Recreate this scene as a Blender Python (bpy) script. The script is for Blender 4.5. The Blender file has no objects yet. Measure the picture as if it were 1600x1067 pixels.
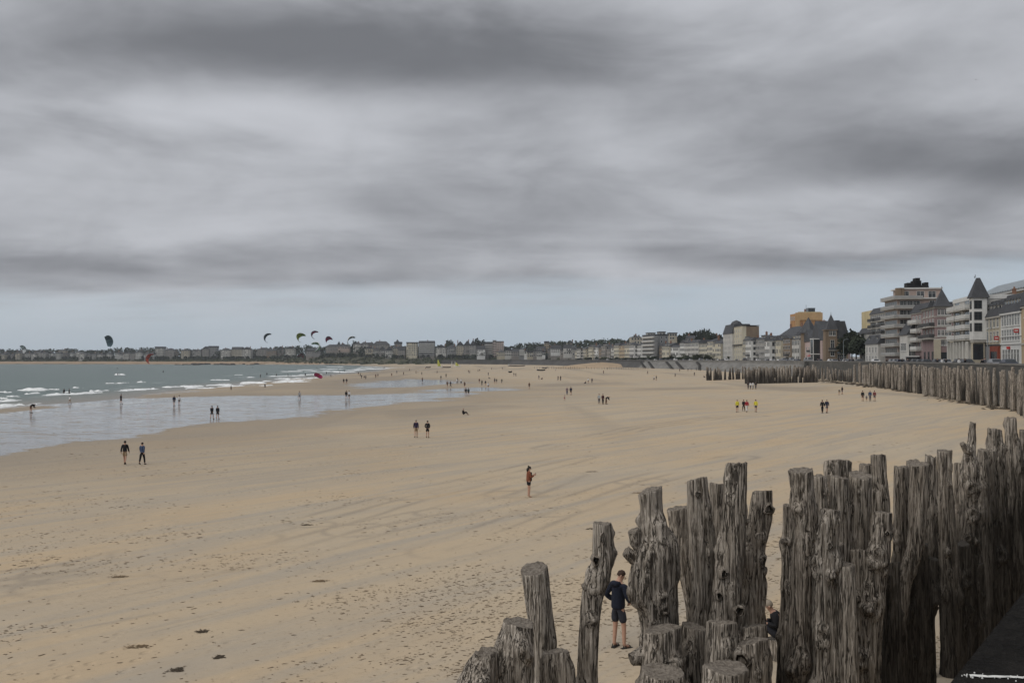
import bpy, bmesh, math, random
import numpy as np
from mathutils import Vector, Matrix
random.seed(7); RNG = np.random.default_rng(7)
S = bpy.context.scene
COL = S.collection
# ------------------------------------------------------------------ camera
EYE, F, VH = 7.3, 1500.0, 561.0
PITCH = math.atan((VH - 533.5) / F)
cam = bpy.data.objects.new('camera', bpy.data.cameras.new('camera')); COL.objects.link(cam)
cam.data.sensor_width = 36.0; cam.data.lens = 36.0 * F / 1600.0
cam.data.clip_start = 0.1; cam.data.clip_end = 20000
cam.location = (0, 0, EYE); cam.rotation_euler = (math.radians(90) + PITCH, 0, 0)
S.camera = cam
# ------------------------------------------------------------------ node helpers
def nd(t, typ, ins=None, **props):
    n = t.nodes.new(typ)
    for k, v in props.items(): setattr(n, k, v)
    for k, v in (ins or {}).items():
        s = n.inputs[k]
        if isinstance(v, bpy.types.NodeSocket): t.links.new(v, s)
        else: s.default_value = v
    return n
def mth(t, op, a, b=0.0, c=0.0, clamp=False):
    return nd(t, 'ShaderNodeMath', {0: a, 1: b, 2: c}, operation=op, use_clamp=clamp).outputs[0]
def sstep(t, x, a, b, lo=0.0, hi=1.0):
    return nd(t, 'ShaderNodeMapRange', {0: x, 1: a, 2: b, 3: lo, 4: hi}, interpolation_type='SMOOTHSTEP').outputs[0]
def mixc(t, f, a, b, mode='MIX'):
    n = nd(t, 'ShaderNodeMix', data_type='RGBA', blend_type=mode)
    for i, v in ((0, f), (6, a), (7, b)):
        if isinstance(v, bpy.types.NodeSocket): t.links.new(v, n.inputs[i])
        else: n.inputs[i].default_value = v if i == 0 or len(v) == 4 else (*v, 1)
    return n.outputs[2]
def noise(t, vec, scale, detail=3.0, rough=.5, dist=0.0):
    return nd(t, 'ShaderNodeTexNoise', {'Vector': vec, 'Scale': scale, 'Detail': detail, 'Roughness': rough, 'Distortion': dist}).outputs[0]
def mapping(t, vec, scale=(1, 1, 1), rot=(0, 0, 0), loc=(0, 0, 0)):
    if any(rot): vec = nd(t, 'ShaderNodeMapping', {'Vector': vec, 'Rotation': rot}).outputs[0]; rot = (0, 0, 0)     # turn first, then stretch
    return nd(t, 'ShaderNodeMapping', {'Vector': vec, 'Scale': scale, 'Rotation': rot, 'Location': loc}).outputs[0]
# ------------------------------------------------------------------ world: overcast deck, clearer strip at the horizon
SUN_EL, SUN_AZ = math.radians(52), math.radians(-62)      # azimuth from +Y towards +X
W = bpy.data.worlds.new('World'); S.world = W; W.use_nodes = True
t = W.node_tree; t.nodes.clear()
dirv = nd(t, 'ShaderNodeTexCoord').outputs['Generated']
sep = nd(t, 'ShaderNodeSeparateXYZ', {0: dirv})
dx, dy, dz = sep.outputs
zc = mth(t, 'MAXIMUM', dz, 0.0)
zz = mth(t, 'ADD', zc, 0.12)
cv = nd(t, 'ShaderNodeCombineXYZ', {0: mth(t, 'DIVIDE', dx, zz), 1: mth(t, 'DIVIDE', dy, zz), 2: 0.0}).outputs[0]
big = noise(t, mapping(t, cv, (.8, 1.1, 1), loc=(3.3, 1.2, 0)), 1.0, 5, .52, .35)
mid = noise(t, mapping(t, dirv, (3.0, 3.0, 9), loc=(7.7, 4.1, 2.0)), 1.0, 5, .52, .5)
fine = noise(t, mapping(t, dirv, (8, 8, 19), loc=(1.7, 9.1, .4)), 1.0, 4, .55, .5)
ax = mth(t, 'DIVIDE', dx, mth(t, 'MAXIMUM', dy, 0.05))       # tangent-plane direction of the visible sky
az_ = mth(t, 'DIVIDE', dz, mth(t, 'MAXIMUM', dy, 0.05))
front = sstep(t, dy, 0.15, 0.5)
wob = mth(t, 'MULTIPLY_ADD', mid, .16, -.08)
def lobe(u, v, su, sv, amp, tilt=0.0):                    # one cloud bank or bright break, seen in a direction
    cx, cz = (u - 800) / F, (VH - v) / F
    a = mth(t, 'MULTIPLY', mth(t, 'SUBTRACT', mth(t, 'ADD', ax, wob), cx), F / su)
    b0 = mth(t, 'SUBTRACT', mth(t, 'MULTIPLY_ADD', wob, .35, az_), cz)
    b = mth(t, 'MULTIPLY', mth(t, 'MULTIPLY_ADD', mth(t, 'SUBTRACT', ax, cx), -tilt, b0), F / sv)
    r = mth(t, 'ADD', mth(t, 'MULTIPLY', a, a), mth(t, 'MULTIPLY', b, b))
    return mth(t, 'MULTIPLY', mth(t, 'EXPONENT', mth(t, 'MULTIPLY', r, -1.0)), amp)
LOBES = [(640, 72, 460, 62, -.21), (900, 120, 300, 30, -.05), (330, 170, 280, 45, .14), (40, 60, 260, 70, .03), (720, 265, 130, 52, -.10), (1000, 310, 300, 50, -.06),
         (230, 408, 420, 30, -.10), (70, 180, 120, 40, -.06), (420, 350, 250, 30, .05), (1250, 395, 380, 30, -.11), (1380, 80, 300, 60, -.03),
         (1500, 245, 300, 75, -.12), (1330, 310, 260, 22, .11), (1230, 190, 220, 60, -.04), (1050, 425, 240, 20, .08), (850, 390, 160, 24, .05), (560, 440, 260, 14, -.05),
         (1500, 395, 300, 40, -.06), (1420, 430, 260, 16, .05)]
acc = None
for L in LOBES:
    o = lobe(*L); acc = o if acc is None else mth(t, 'ADD', acc, o)
acc = mth(t, 'MULTIPLY', acc, front)
br = mth(t, 'ADD', mth(t, 'MULTIPLY_ADD', big, .30, .205), acc)
br = mth(t, 'ADD', br, mth(t, 'MULTIPLY_ADD', mid, .34, -.17))
br = mth(t, 'ADD', br, mth(t, 'MULTIPLY_ADD', fine, .15, -.075))
br = mth(t, 'MAXIMUM', br, .13)
cloud = mixc(t, sstep(t, br, .12, .52), (.138, .144, .158), (.438, .450, .482))
sky = nd(t, 'ShaderNodeTexSky', sky_type='NISHITA', sun_disc=False, sun_elevation=SUN_EL, sun_rotation=SUN_AZ, air_density=1.0, dust_density=3.0, ozone_density=1.5).outputs[0]
gapc = mixc(t, .86, mixc(t, 1.0, sky, (.1, .1, .1), 'MULTIPLY'), (.365, .430, .495))
gnoise = mth(t, 'MULTIPLY_ADD', noise(t, mapping(t, cv, (.5, 1.1, 1), loc=(2, 5, 0)), 1.0, 4, .6), .07, -.035)
edge = mth(t, 'MULTIPLY_ADD', mth(t, 'MULTIPLY', ax, front), -.030, mth(t, 'ADD', dz, gnoise))
deck = sstep(t, edge, .048, .092)
thin = sstep(t, mth(t, 'ADD', mid, mth(t, 'MULTIPLY', fine, .6)), .62, 1.05)
gapc = mixc(t, mth(t, 'MULTIPLY', thin, .45), gapc, (.425, .448, .485))
skyc = mixc(t, deck, gapc, cloud)
bg = nd(t, 'ShaderNodeBackground', {'Color': mixc(t, 1.0, skyc, (10, 10, 10), 'MULTIPLY'), 'Strength': 0.1})
t.links.new(bg.outputs[0], nd(t, 'ShaderNodeOutputWorld').inputs[0])
# ------------------------------------------------------------------ sun behind the cloud
W.cycles.sampling_method = 'MANUAL'; W.cycles.sample_map_resolution = 512
sun = bpy.data.objects.new('sun', bpy.data.lights.new('sun', 'SUN')); COL.objects.link(sun)
sun.data.energy = 1.5; sun.data.angle = math.radians(70); sun.data.color = (1, .96, .9)
sd = Vector((math.sin(SUN_AZ) * math.cos(SUN_EL), math.cos(SUN_AZ) * math.cos(SUN_EL) * -1, math.sin(SUN_EL)))
sun.rotation_euler = sd.to_track_quat('Z', 'Y').to_euler(); sun.location = (0, 0, 60)
S.view_settings.view_transform = 'Standard'; S.view_settings.look = 'None'
S.view_settings.gamma = 1.0; S.view_settings.use_curve_mapping = False
S.view_settings.exposure = 0.35
S.render.engine = 'CYCLES'
S.cycles.use_denoising = True
try: S.cycles.denoiser = 'OPENIMAGEDENOISE'
except Exception: pass
S.cycles.max_bounces = 5; S.cycles.diffuse_bounces = 2; S.cycles.glossy_bounces = 3; S.cycles.volume_bounces = 0
S.cycles.caustics_reflective = False; S.cycles.caustics_refractive = False

# ------------------------------------------------------------------ materials
MATS = {}
def newmat(name):
    m = bpy.data.materials.new(name); m.use_nodes = True
    return m, m.node_tree, m.node_tree.nodes['Principled BSDF']
def pm(name, col, rough=.8, var=.25, scale=1.0, bump=0.0, spec=.3, stretch=(1, 1, 1), metal=0.0):
    """plain procedural: two tones of one colour broken up by noise"""
    if name in MATS: return MATS[name]
    m, t, b = newmat(name)
    pos = nd(t, 'ShaderNodeNewGeometry').outputs['Position']
    n1 = noise(t, mapping(t, pos, stretch), scale, 5, .6)
    n2 = noise(t, mapping(t, pos, stretch), scale * 6.3, 3, .6)
    f = mth(t, 'MULTIPLY_ADD', n2, .4, mth(t, 'MULTIPLY', n1, .8))
    c = mixc(t, sstep(t, f, .35, .85), tuple(x * (1 - var) for x in col), tuple(min(1, x * (1 + var)) for x in col))
    t.links.new(c, b.inputs['Base Color'])
    b.inputs['Roughness'].default_value = rough; b.inputs['Specular IOR Level'].default_value = spec
    b.inputs['Metallic'].default_value = metal
    if bump:
        t.links.new(nd(t, 'ShaderNodeBump', {'Strength': bump, 'Distance': .05, 'Height': n2}).outputs[0], b.inputs['Normal'])
    MATS[name] = m; return m
def C8(r, g, b):
    f = lambda c: (c / 255 / 12.92) if c <= 10 else ((c / 255 + .055) / 1.055) ** 2.4
    return (f(r), f(g), f(b))
# ------------------------------------------------------------------ mesh helpers
def link(o, parent=None):
    COL.objects.link(o)
    if parent is not None: o.parent = parent
    return o
def tag(o, label=None, cat=None, group=None, kind=None):
    if label: o['label'] = label
    if cat: o['category'] = cat
    if group: o['group'] = group
    if kind: o['kind'] = kind
    return o
def empty(name, loc, rz=0.0, **k):
    o = bpy.data.objects.new(name, None); o.location = loc; o.rotation_euler = (0, 0, rz); o.empty_display_size = .3
    COL.objects.link(o); return tag(o, **k)
class MB:
    def __init__(s): s.v = []; s.f = []; s.m = []
    def add(s, vs, fs, mi=0):
        k = len(s.v); s.v += [tuple(x) for x in vs]; s.f += [tuple(i + k for i in q) for q in fs]; s.m += [mi] * len(fs); return s
    def box(s, x0, x1, y0, y1, z0, z1, mi=0):
        return s.add([(x0, y0, z0), (x1, y0, z0), (x1, y1, z0), (x0, y1, z0), (x0, y0, z1), (x1, y0, z1), (x1, y1, z1), (x0, y1, z1)],
                     [(0, 3, 2, 1), (4, 5, 6, 7), (0, 1, 5, 4), (1, 2, 6, 5), (2, 3, 7, 6), (3, 0, 4, 7)], mi)
    def prism(s, poly, z0, z1, mi=0):
        n = len(poly)
        return s.add([(x, y, z0) for x, y in poly] + [(x, y, z1) for x, y in poly],
                     [tuple(reversed(range(n))), tuple(range(n, 2 * n))] + [(i, (i + 1) % n, n + (i + 1) % n, n + i) for i in range(n)], mi)
    def cone(s, c, r0, r1, z0, z1, n=12, mi=0, ph=0.0):
        ring = lambda r, z: [(c[0] + r * math.cos(ph + 2 * math.pi * i / n), c[1] + r * math.sin(ph + 2 * math.pi * i / n), z) for i in range(n)]
        return s.add(ring(r0, z0) + ring(r1, z1), [tuple(reversed(range(n))), tuple(range(n, 2 * n))] + [(i, (i + 1) % n, n + (i + 1) % n, n + i) for i in range(n)], mi)
    def tube(s, pts, rad, n=6, mi=0):
        pts = [Vector(p) for p in pts]; rs = rad if isinstance(rad, (list, tuple)) else [rad] * len(pts); vs = []
        for i, p in enumerate(pts):
            d = (pts[min(i + 1, len(pts) - 1)] - pts[max(i - 1, 0)]).normalized()
            a = d.orthogonal().normalized(); b = d.cross(a)
            if i and vs:
                q = (Vector(vs[-n]) - pts[i - 1]); a = (q - d * q.dot(d)).normalized(); b = d.cross(a)
            vs += [p + (a * math.cos(2 * math.pi * k / n) + b * math.sin(2 * math.pi * k / n)) * rs[i] for k in range(n)]
        fs = [(i * n + k, i * n + (k + 1) % n, (i + 1) * n + (k + 1) % n, (i + 1) * n + k) for i in range(len(pts) - 1) for k in range(n)]
        fs += [tuple(reversed(range(n))), tuple(range((len(pts) - 1) * n, len(pts) * n))]
        return s.add(vs, fs, mi)
    def mesh(s, name, mats, smooth=False):
        me = bpy.data.meshes.new(name); me.from_pydata(s.v, [], s.f)
        for m in (mats if isinstance(mats, (list, tuple)) else [mats]): me.materials.append(m)
        if s.f: me.polygons.foreach_set('material_index', s.m); me.polygons.foreach_set('use_smooth', [smooth] * len(s.f))
        me.update(); return me
    def build(s, name, mats, parent=None, smooth=False):
        return link(bpy.data.objects.new(name, s.mesh(name, mats, smooth)), parent)
def grid_mesh(name, V, nr, nc, mat, wrap=False, smooth=True, attrs=None):
    """V: (nr*nc,3) array"""
    me = bpy.data.meshes.new(name)
    i = np.arange(nr - 1)[:, None]; j = np.arange(nc if wrap else nc - 1)[None, :]; j2 = (j + 1) % nc
    q = np.stack([i * nc + j, i * nc + j2, (i + 1) * nc + j2, (i + 1) * nc + j], -1).reshape(-1, 4)
    me.vertices.add(len(V)); me.vertices.foreach_set('co', np.asarray(V, np.float32).ravel())
    me.loops.add(q.size); me.loops.foreach_set('vertex_index', q.ravel().astype(np.int32))
    me.polygons.add(len(q)); me.polygons.foreach_set('loop_start', np.arange(len(q), dtype=np.int32) * 4)
    try: me.polygons.foreach_set('loop_total', np.full(len(q), 4, np.int32))
    except Exception: pass
    me.polygons.foreach_set('use_smooth', np.full(len(q), smooth))
    me.update(calc_edges=True)
    for k, a in (attrs or {}).items():
        at = me.attributes.new(k, 'FLOAT', 'POINT'); at.data.foreach_set('value', np.asarray(a, np.float32).ravel())
    me.materials.append(mat); return me
def vnoise(x, y, seed=0):
    """smooth 2-D value noise on arrays"""
    x = np.asarray(x, float); y = np.asarray(y, float)
    xi = np.floor(x).astype(np.int64); yi = np.floor(y).astype(np.int64); fx = x - xi; fy = y - yi
    fx = fx * fx * (3 - 2 * fx); fy = fy * fy * (3 - 2 * fy)
    def h(a, b):
        k = (a * 374761393 + b * 668265263 + seed * 1442695041) & 0x7fffffff
        k = ((k ^ (k >> 13)) * 1274126177) & 0x7fffffff
        return ((k ^ (k >> 16)) & 0xffff) / 65535.0
    return (h(xi, yi) * (1 - fx) + h(xi + 1, yi) * fx) * (1 - fy) + (h(xi, yi + 1) * (1 - fx) + h(xi + 1, yi + 1) * fx) * fy
def fbm(x, y, seed=0, oct=4):
    s = 0; a = .5
    for o in range(oct): s = s + a * vnoise(np.asarray(x) * 2 ** o, np.asarray(y) * 2 ** o, seed + o * 17); a *= .5
    return s
# ------------------------------------------------------------------ the lie of the land
WALL_Y = np.array([-60, 2.4, 24, 118, 255, 400, 590, 730, 1000, 1150, 1300, 1350, 1450])
WALL_X = np.array([-20, 3.0, 16.6, 66, 96, 112, 118, 97, 50, 0, -100, -250, -370])
SEA_Y = np.array([-200, 156, 725, 1000, 1300, 1400]); SEA_X = np.array([-78, -84, -97, -130, -215, -300])
SEA_Z = -0.9; PROM_Z = 5.7; PAR_Z = 6.7
xw = lambda y: np.interp(y, WALL_Y, WALL_X)
xs = lambda y: np.interp(y, SEA_Y, SEA_X)
def zs(x, y):
    s = np.maximum(xw(y) - x, 0); tt = np.clip((xw(y) - x) / np.maximum(xw(y) - xs(y), 5), 0, 4)
    z = .8 * np.exp(-(s / 25.0) ** 2) - .9 * tt ** 1.3
    z = z + .22 * np.exp(-((tt - .86 - .03 * np.sin(y / 60.0)) / .06) ** 2) * np.clip((y - 120) / 80, 0, 1)   # low bar before the water
    return z + .10 * (fbm(x / 22.0, y / 40.0, 3, 3) - .44)
fw = Vector((0, math.cos(PITCH), math.sin(PITCH))); up = Vector((0, -math.sin(PITCH), math.cos(PITCH)))
def ray(u, v): return fw * F + Vector((1, 0, 0)) * (u - 800) + up * (533.5 - v)
def at(u, v, d):
    r = ray(u, v); k = d / r.y; return Vector((r.x * k, d, EYE + r.z * k))
def gp(u, v, off=0.0):
    r = ray(u, v); z = 0.0
    for _ in range(40):
        k = (z + off - EYE) / min(r.z, -1.0); p = Vector((r.x * k, r.y * k, z)); z = z * .5 + .5 * float(zs(p.x, p.y))
    return Vector((p.x, p.y, float(zs(p.x, p.y)) + off))
zv = lambda v, d: EYE + (VH - v) * d / F
# ------------------------------------------------------------------ sand
def sand_material():
    m, t, b = newmat('sand')
    pos = nd(t, 'ShaderNodeNewGeometry').outputs['Position']
    wet = nd(t, 'ShaderNodeAttribute', attribute_name='wet').outputs['Fac']
    damp = nd(t, 'ShaderNodeAttribute', attribute_name='damp').outputs['Fac']
    g = nd(t, 'ShaderNodeAttribute', attribute_name='grit').outputs['Fac']
    st = mapping(t, pos, (.55, .05, 1), (0, 0, math.radians(38)))
    streak = noise(t, st, 1.0, 6, .6, .6)
    st2 = noise(t, mapping(t, pos, (2.6, .16, 1), (0, 0, math.radians(40))), 1.0, 5, .65, .8)
    patch = noise(t, pos, .045, 5, .6, .5)
    speck = noise(t, mapping(t, pos, (.55, 1, 1)), 8.0, 6, .78)
    c = mixc(t, sstep(t, patch, .3, .72), (.452, .346, .226), (.438, .366, .270))
    c = mixc(t, sstep(t, streak, .38, .70), c, (.365, .316, .252))
    c = mixc(t, mth(t, 'MULTIPLY', sstep(t, st2, .55, .75), .45), c, (.270, .232, .185))
    c = mixc(t, mth(t, 'MULTIPLY', sstep(t, speck, .52, .74), mth(t, 'MULTIPLY_ADD', g, .6, .30)), c, (.21, .165, .11))
    c = mixc(t, mth(t, 'MULTIPLY', damp, .8), c, (.245, .207, .162))
    rip = noise(t, mapping(t, pos, (.38, .9, 1), (0, 0, math.radians(12))), 1.0, 8, .80, .4)
    film = sstep(t, mth(t, 'ADD', wet, mth(t, 'MULTIPLY_ADD', rip, 1.7, -.85)), .40, .62)
    c = mixc(t, film, c, (.215, .200, .185))
    t.links.new(c, b.inputs['Base Color'])
    rg = mth(t, 'MULTIPLY_ADD', film, -.80, mth(t, 'MULTIPLY_ADD', damp, -.22, .92))
    t.links.new(rg, b.inputs['Roughness'])
    t.links.new(mth(t, 'MULTIPLY_ADD', film, .70, .12), b.inputs['Specular IOR Level'])
    t.links.new(mth(t, 'MULTIPLY', film, .8), b.inputs['Coat Weight']); b.inputs['Coat Roughness'].default_value = .12; b.inputs['Coat IOR'].default_value = 1.6
    # foot-worn dimples on the dry beach, wind ripple on the film
    vor = nd(t, 'ShaderNodeTexVoronoi', {'Vector': mapping(t, pos, (1.5, 1.1, 1), (0, 0, .4)), 'Scale': 1.5, 'Randomness': 1.0}).outputs['Distance']
    dim = sstep(t, vor, .10, .34)
    msk = sstep(t, noise(t, pos, .16, 3, .6), .46, .62)
    dry = mth(t, 'MULTIPLY', mth(t, 'MULTIPLY', dim, msk), .05)
    h = mth(t, 'ADD', mth(t, 'MULTIPLY', dry, mth(t, 'SUBTRACT', 1.0, film)), mth(t, 'MULTIPLY', speck, .018))
    h = mth(t, 'ADD', h, mth(t, 'MULTIPLY', mth(t, 'MULTIPLY', rip, film), .006))
    t.links.new(nd(t, 'ShaderNodeBump', {'Strength': .9, 'Distance': 1.0, 'Height': h}).outputs[0], b.inputs['Normal'])
    return m
M_SAND = sand_material()
# edges of the water film left on the beach, as ground points
WET_LOW = [(-300, 735), (0, 712), (130, 690), (250, 679), (300, 663), (420, 655), (500, 645), (620, 632), (700, 622), (725, 615)]
WET_UP = [(-300, 660), (0, 646), (80, 636), (160, 624), (262, 621), (420, 619), (560, 617), (700, 613), (725, 613)]
def poly_mask(P, x, y):
    """signed distance-like inside mask for polygon P"""
    inside = np.zeros(x.shape, bool); dmin = np.full(x.shape, 1e9); n = len(P)
    for i in range(n):
        x1, y1 = P[i]; x2, y2 = P[(i + 1) % n]
        cond = ((y1 > y) != (y2 > y)); xi = (x2 - x1) * (y - y1) / ((y2 - y1) if abs(y2 - y1) > 1e-9 else 1e-9) + x1
        inside ^= cond & (x < xi)
        L2 = (x2 - x1) ** 2 + (y2 - y1) ** 2 + 1e-9; k = np.clip(((x - x1) * (x2 - x1) + (y - y1) * (y2 - y1)) / L2, 0, 1)
        dmin = np.minimum(dmin, np.hypot(x - x1 - k * (x2 - x1), y - y1 - k * (y2 - y1)))
    return np.where(inside, dmin, -dmin)
def build_sand():
    nc, nr = 760, 640
    ang = np.linspace(-math.radians(52), math.radians(46), nc); rr = np.geomspace(5.0, 1700, nr)
    R, A = np.meshgrid(rr, ang, indexing='ij'); x = R * np.sin(A); y = R * np.cos(A)
    z = zs(x, y)
    near = np.clip((90 - R) / 70, 0, 1)
    z = z + near * (.07 * (fbm(x / 1.3, y / 1.3, 11, 4) - .46) + .05 * (fbm(x / 4, y / 4, 5, 2) - .37))
    beyond = x - xw(y); z = np.where(beyond > 1.5, -3.0, z)                    # dives under the wall
    wet = np.full(x.shape, -50.0)
    P = [tuple(gp(*q)[:2]) for q in WET_LOW + WET_UP[::-1]]
    wet = np.maximum(wet, poly_mask(P, x, y))
    for Q in ([(640, 612), (700, 607), (775, 606), (790, 608), (760, 611), (700, 613)], [(560, 600), (640, 592), (690, 594), (720, 598), (640, 604), (570, 606)]):
        wet = np.maximum(wet, poly_mask([tuple(gp(*q)[:2]) for q in Q], x, y))
    nz = (fbm(x / 9, y / 9, 21, 4) - .46)
    tt = (xw(y) - x) / np.maximum(xw(y) - xs(y), 5)
    sea = (tt - .93) * 60
    soft = np.clip(R / 22, 3, 14)
    w = np.clip(.5 + (wet + nz * 16) / (soft * 1.6), 0, .60)
    w = np.maximum(w, np.clip(.15 + (sea + nz * 8) / 14, 0, 1))
    # damp darker sand: a skirt round the film plus long streaks on the flat
    dmp = np.clip(1 + (wet + nz * 22) / 38, 0, 1) * .75
    str_ = np.clip((fbm(x / 9 , y / 120, 33, 4) - .50) * 5, 0, 1) * np.clip((R - 60) / 80, 0, 1) * .85
    dmp = np.clip(np.maximum(dmp, str_) + np.clip((sea + 22) / 30, 0, 1) * .7, 0, 1)
    for Q in ([(-20, 908), (110, 893), (240, 862), (380, 842), (470, 822)], [(-20, 936), (100, 915), (300, 888), (430, 866), (560, 828), (700, 800), (800, 772), (880, 742)], [(500, 815), (640, 775), (760, 748), (900, 715)], [(700, 860), (860, 800), (1000, 752), (1150, 715)], [(860, 700), (1000, 668), (1120, 652), (1180, 650)]):
        T_ = [gp(*q) for q in Q]
        for a_, b_ in zip(T_[:-1], T_[1:]):
            vx, vy = b_.x - a_.x, b_.y - a_.y; kk = np.clip(((x - a_.x) * vx + (y - a_.y) * vy) / (vx * vx + vy * vy), 0, 1); dd = np.hypot(x - a_.x - kk * vx, y - a_.y - kk * vy) + .4 * (fbm(x / 3, y / 3, 91, 3) - .44)
            dmp = np.maximum(dmp, .75 * np.exp(-(np.minimum(np.abs(dd), np.abs(dd - 1.5)) / (.07 + R * .0025)) ** 2) * np.clip((fbm(x / 6, y / 6, 93, 2) - .2) * 4, 0, 1))
    for Q in ([(985, 607), (1130, 603.5), (1135, 607.5), (1000, 611)], [(1170, 601), (1300, 605), (1285, 612), (1170, 607)], [(820, 600), (960, 597), (980, 601), (830, 606)], [(560, 640), (760, 625), (820, 634), (600, 665)]):
        dmp = np.maximum(dmp, .9 * np.clip(.4 + (poly_mask([tuple(gp(*q)[:2]) for q in Q], x, y) + nz * 16) / 12, 0, 1))
    grit = np.clip((fbm(x / 11, y / 7, 41, 4) - .42) * 5, 0, 1) * np.clip((60 - R) / 30, 0, 1)
    me = grid_mesh('sand', np.stack([x, y, z], -1).reshape(-1, 3), nr, nc, M_SAND, attrs={'wet': w, 'damp': dmp, 'grit': grit})
    return tag(link(bpy.data.objects.new('beach_sand', me)), 'wide tan sand beach at low tide with a film of water', 'beach', kind='structure')
build_sand()
# ------------------------------------------------------------------ sea
def water_material():
    m, t, b = newmat('sea_water')
    pos = nd(t, 'ShaderNodeNewGeometry').outputs['Position']
    n1 = noise(t, mapping(t, pos, (.10, .022, 1)), 1.0, 4, .6)
    w1 = noise(t, mapping(t, pos, (.35, .10, 1), (0, 0, .2)), 1.0, 6, .65, .5)
    w2 = noise(t, mapping(t, pos, (1.6, .7, 1), (0, 0, -.3)), 1.0, 4, .65)
    shal = nd(t, 'ShaderNodeAttribute', attribute_name='shallow').outputs['Fac']
    c = mixc(t, sstep(t, n1, .3, .7), (.050, .088, .080), (.072, .118, .105))
    c = mixc(t, shal, c, (.185, .165, .130))
    spray = sstep(t, noise(t, mapping(t, pos, (.55, .035, 1), (0, 0, .05)), 1.0, 6, .65, .7), .60, .66)
    surf = nd(t, 'ShaderNodeAttribute', attribute_name='surf').outputs['Fac']
    foam = mth(t, 'MULTIPLY', spray, surf)
    c = mixc(t, foam, c, (.62, .64, .64))
    t.links.new(c, b.inputs['Base Color'])
    t.links.new(mth(t, 'MULTIPLY_ADD', foam, .5, .32), b.inputs['Roughness'])
    b.inputs['Specular IOR Level'].default_value = .32
    h = mth(t, 'ADD', mth(t, 'MULTIPLY', w1, .55), mth(t, 'MULTIPLY', w2, .16))
    t.links.new(nd(t, 'ShaderNodeBump', {'Strength': 1.0, 'Distance': 1.0, 'Height': h}).outputs[0], b.inputs['Normal'])
    return m
M_SEA = water_material()
def build_sea():
    # one sheet, denser near the shore; extends far left past the frame
    a = np.concatenate([np.linspace(-6, 60, 67), np.geomspace(62, 2400, 60)])         # metres seaward of the water's edge
    yy = np.concatenate([np.linspace(-300, 100, 20), np.linspace(110, 700, 200), np.linspace(710, 1900, 100)])
    A, Y = np.meshgrid(a, yy); X = np.where(Y < 1400, xs(np.minimum(Y, 1400)), xs(1400.0) - (Y - 1400) * 2) - A
    shal = np.clip(1 - (A + 4 * (fbm(X / 15, Y / 25, 8, 3) - .44)) / 26, 0, 1) ** 1.4
    surf = np.clip(1 - np.abs(A - 28) / 45, 0, 1) * np.clip((Y - 120) / 60, 0, 1) * .9 + np.clip((Y - 330) / 200, 0, 1) * np.clip(1 - A / 130, 0, 1) * .8
    me = grid_mesh('sea', np.stack([X, Y, np.full(X.shape, SEA_Z)], -1).reshape(-1, 3), len(yy), len(a), M_SEA, attrs={'shallow': shal, 'surf': np.clip(surf, 0, 1)})
    tag(link(bpy.data.objects.new('sea_water', me)), 'grey green sea with small breaking waves', 'sea', kind='structure')
build_sea()
M_FOAM = pm('sea_foam', (.78, .80, .80), .7, .12, 2.0, .6)
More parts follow.
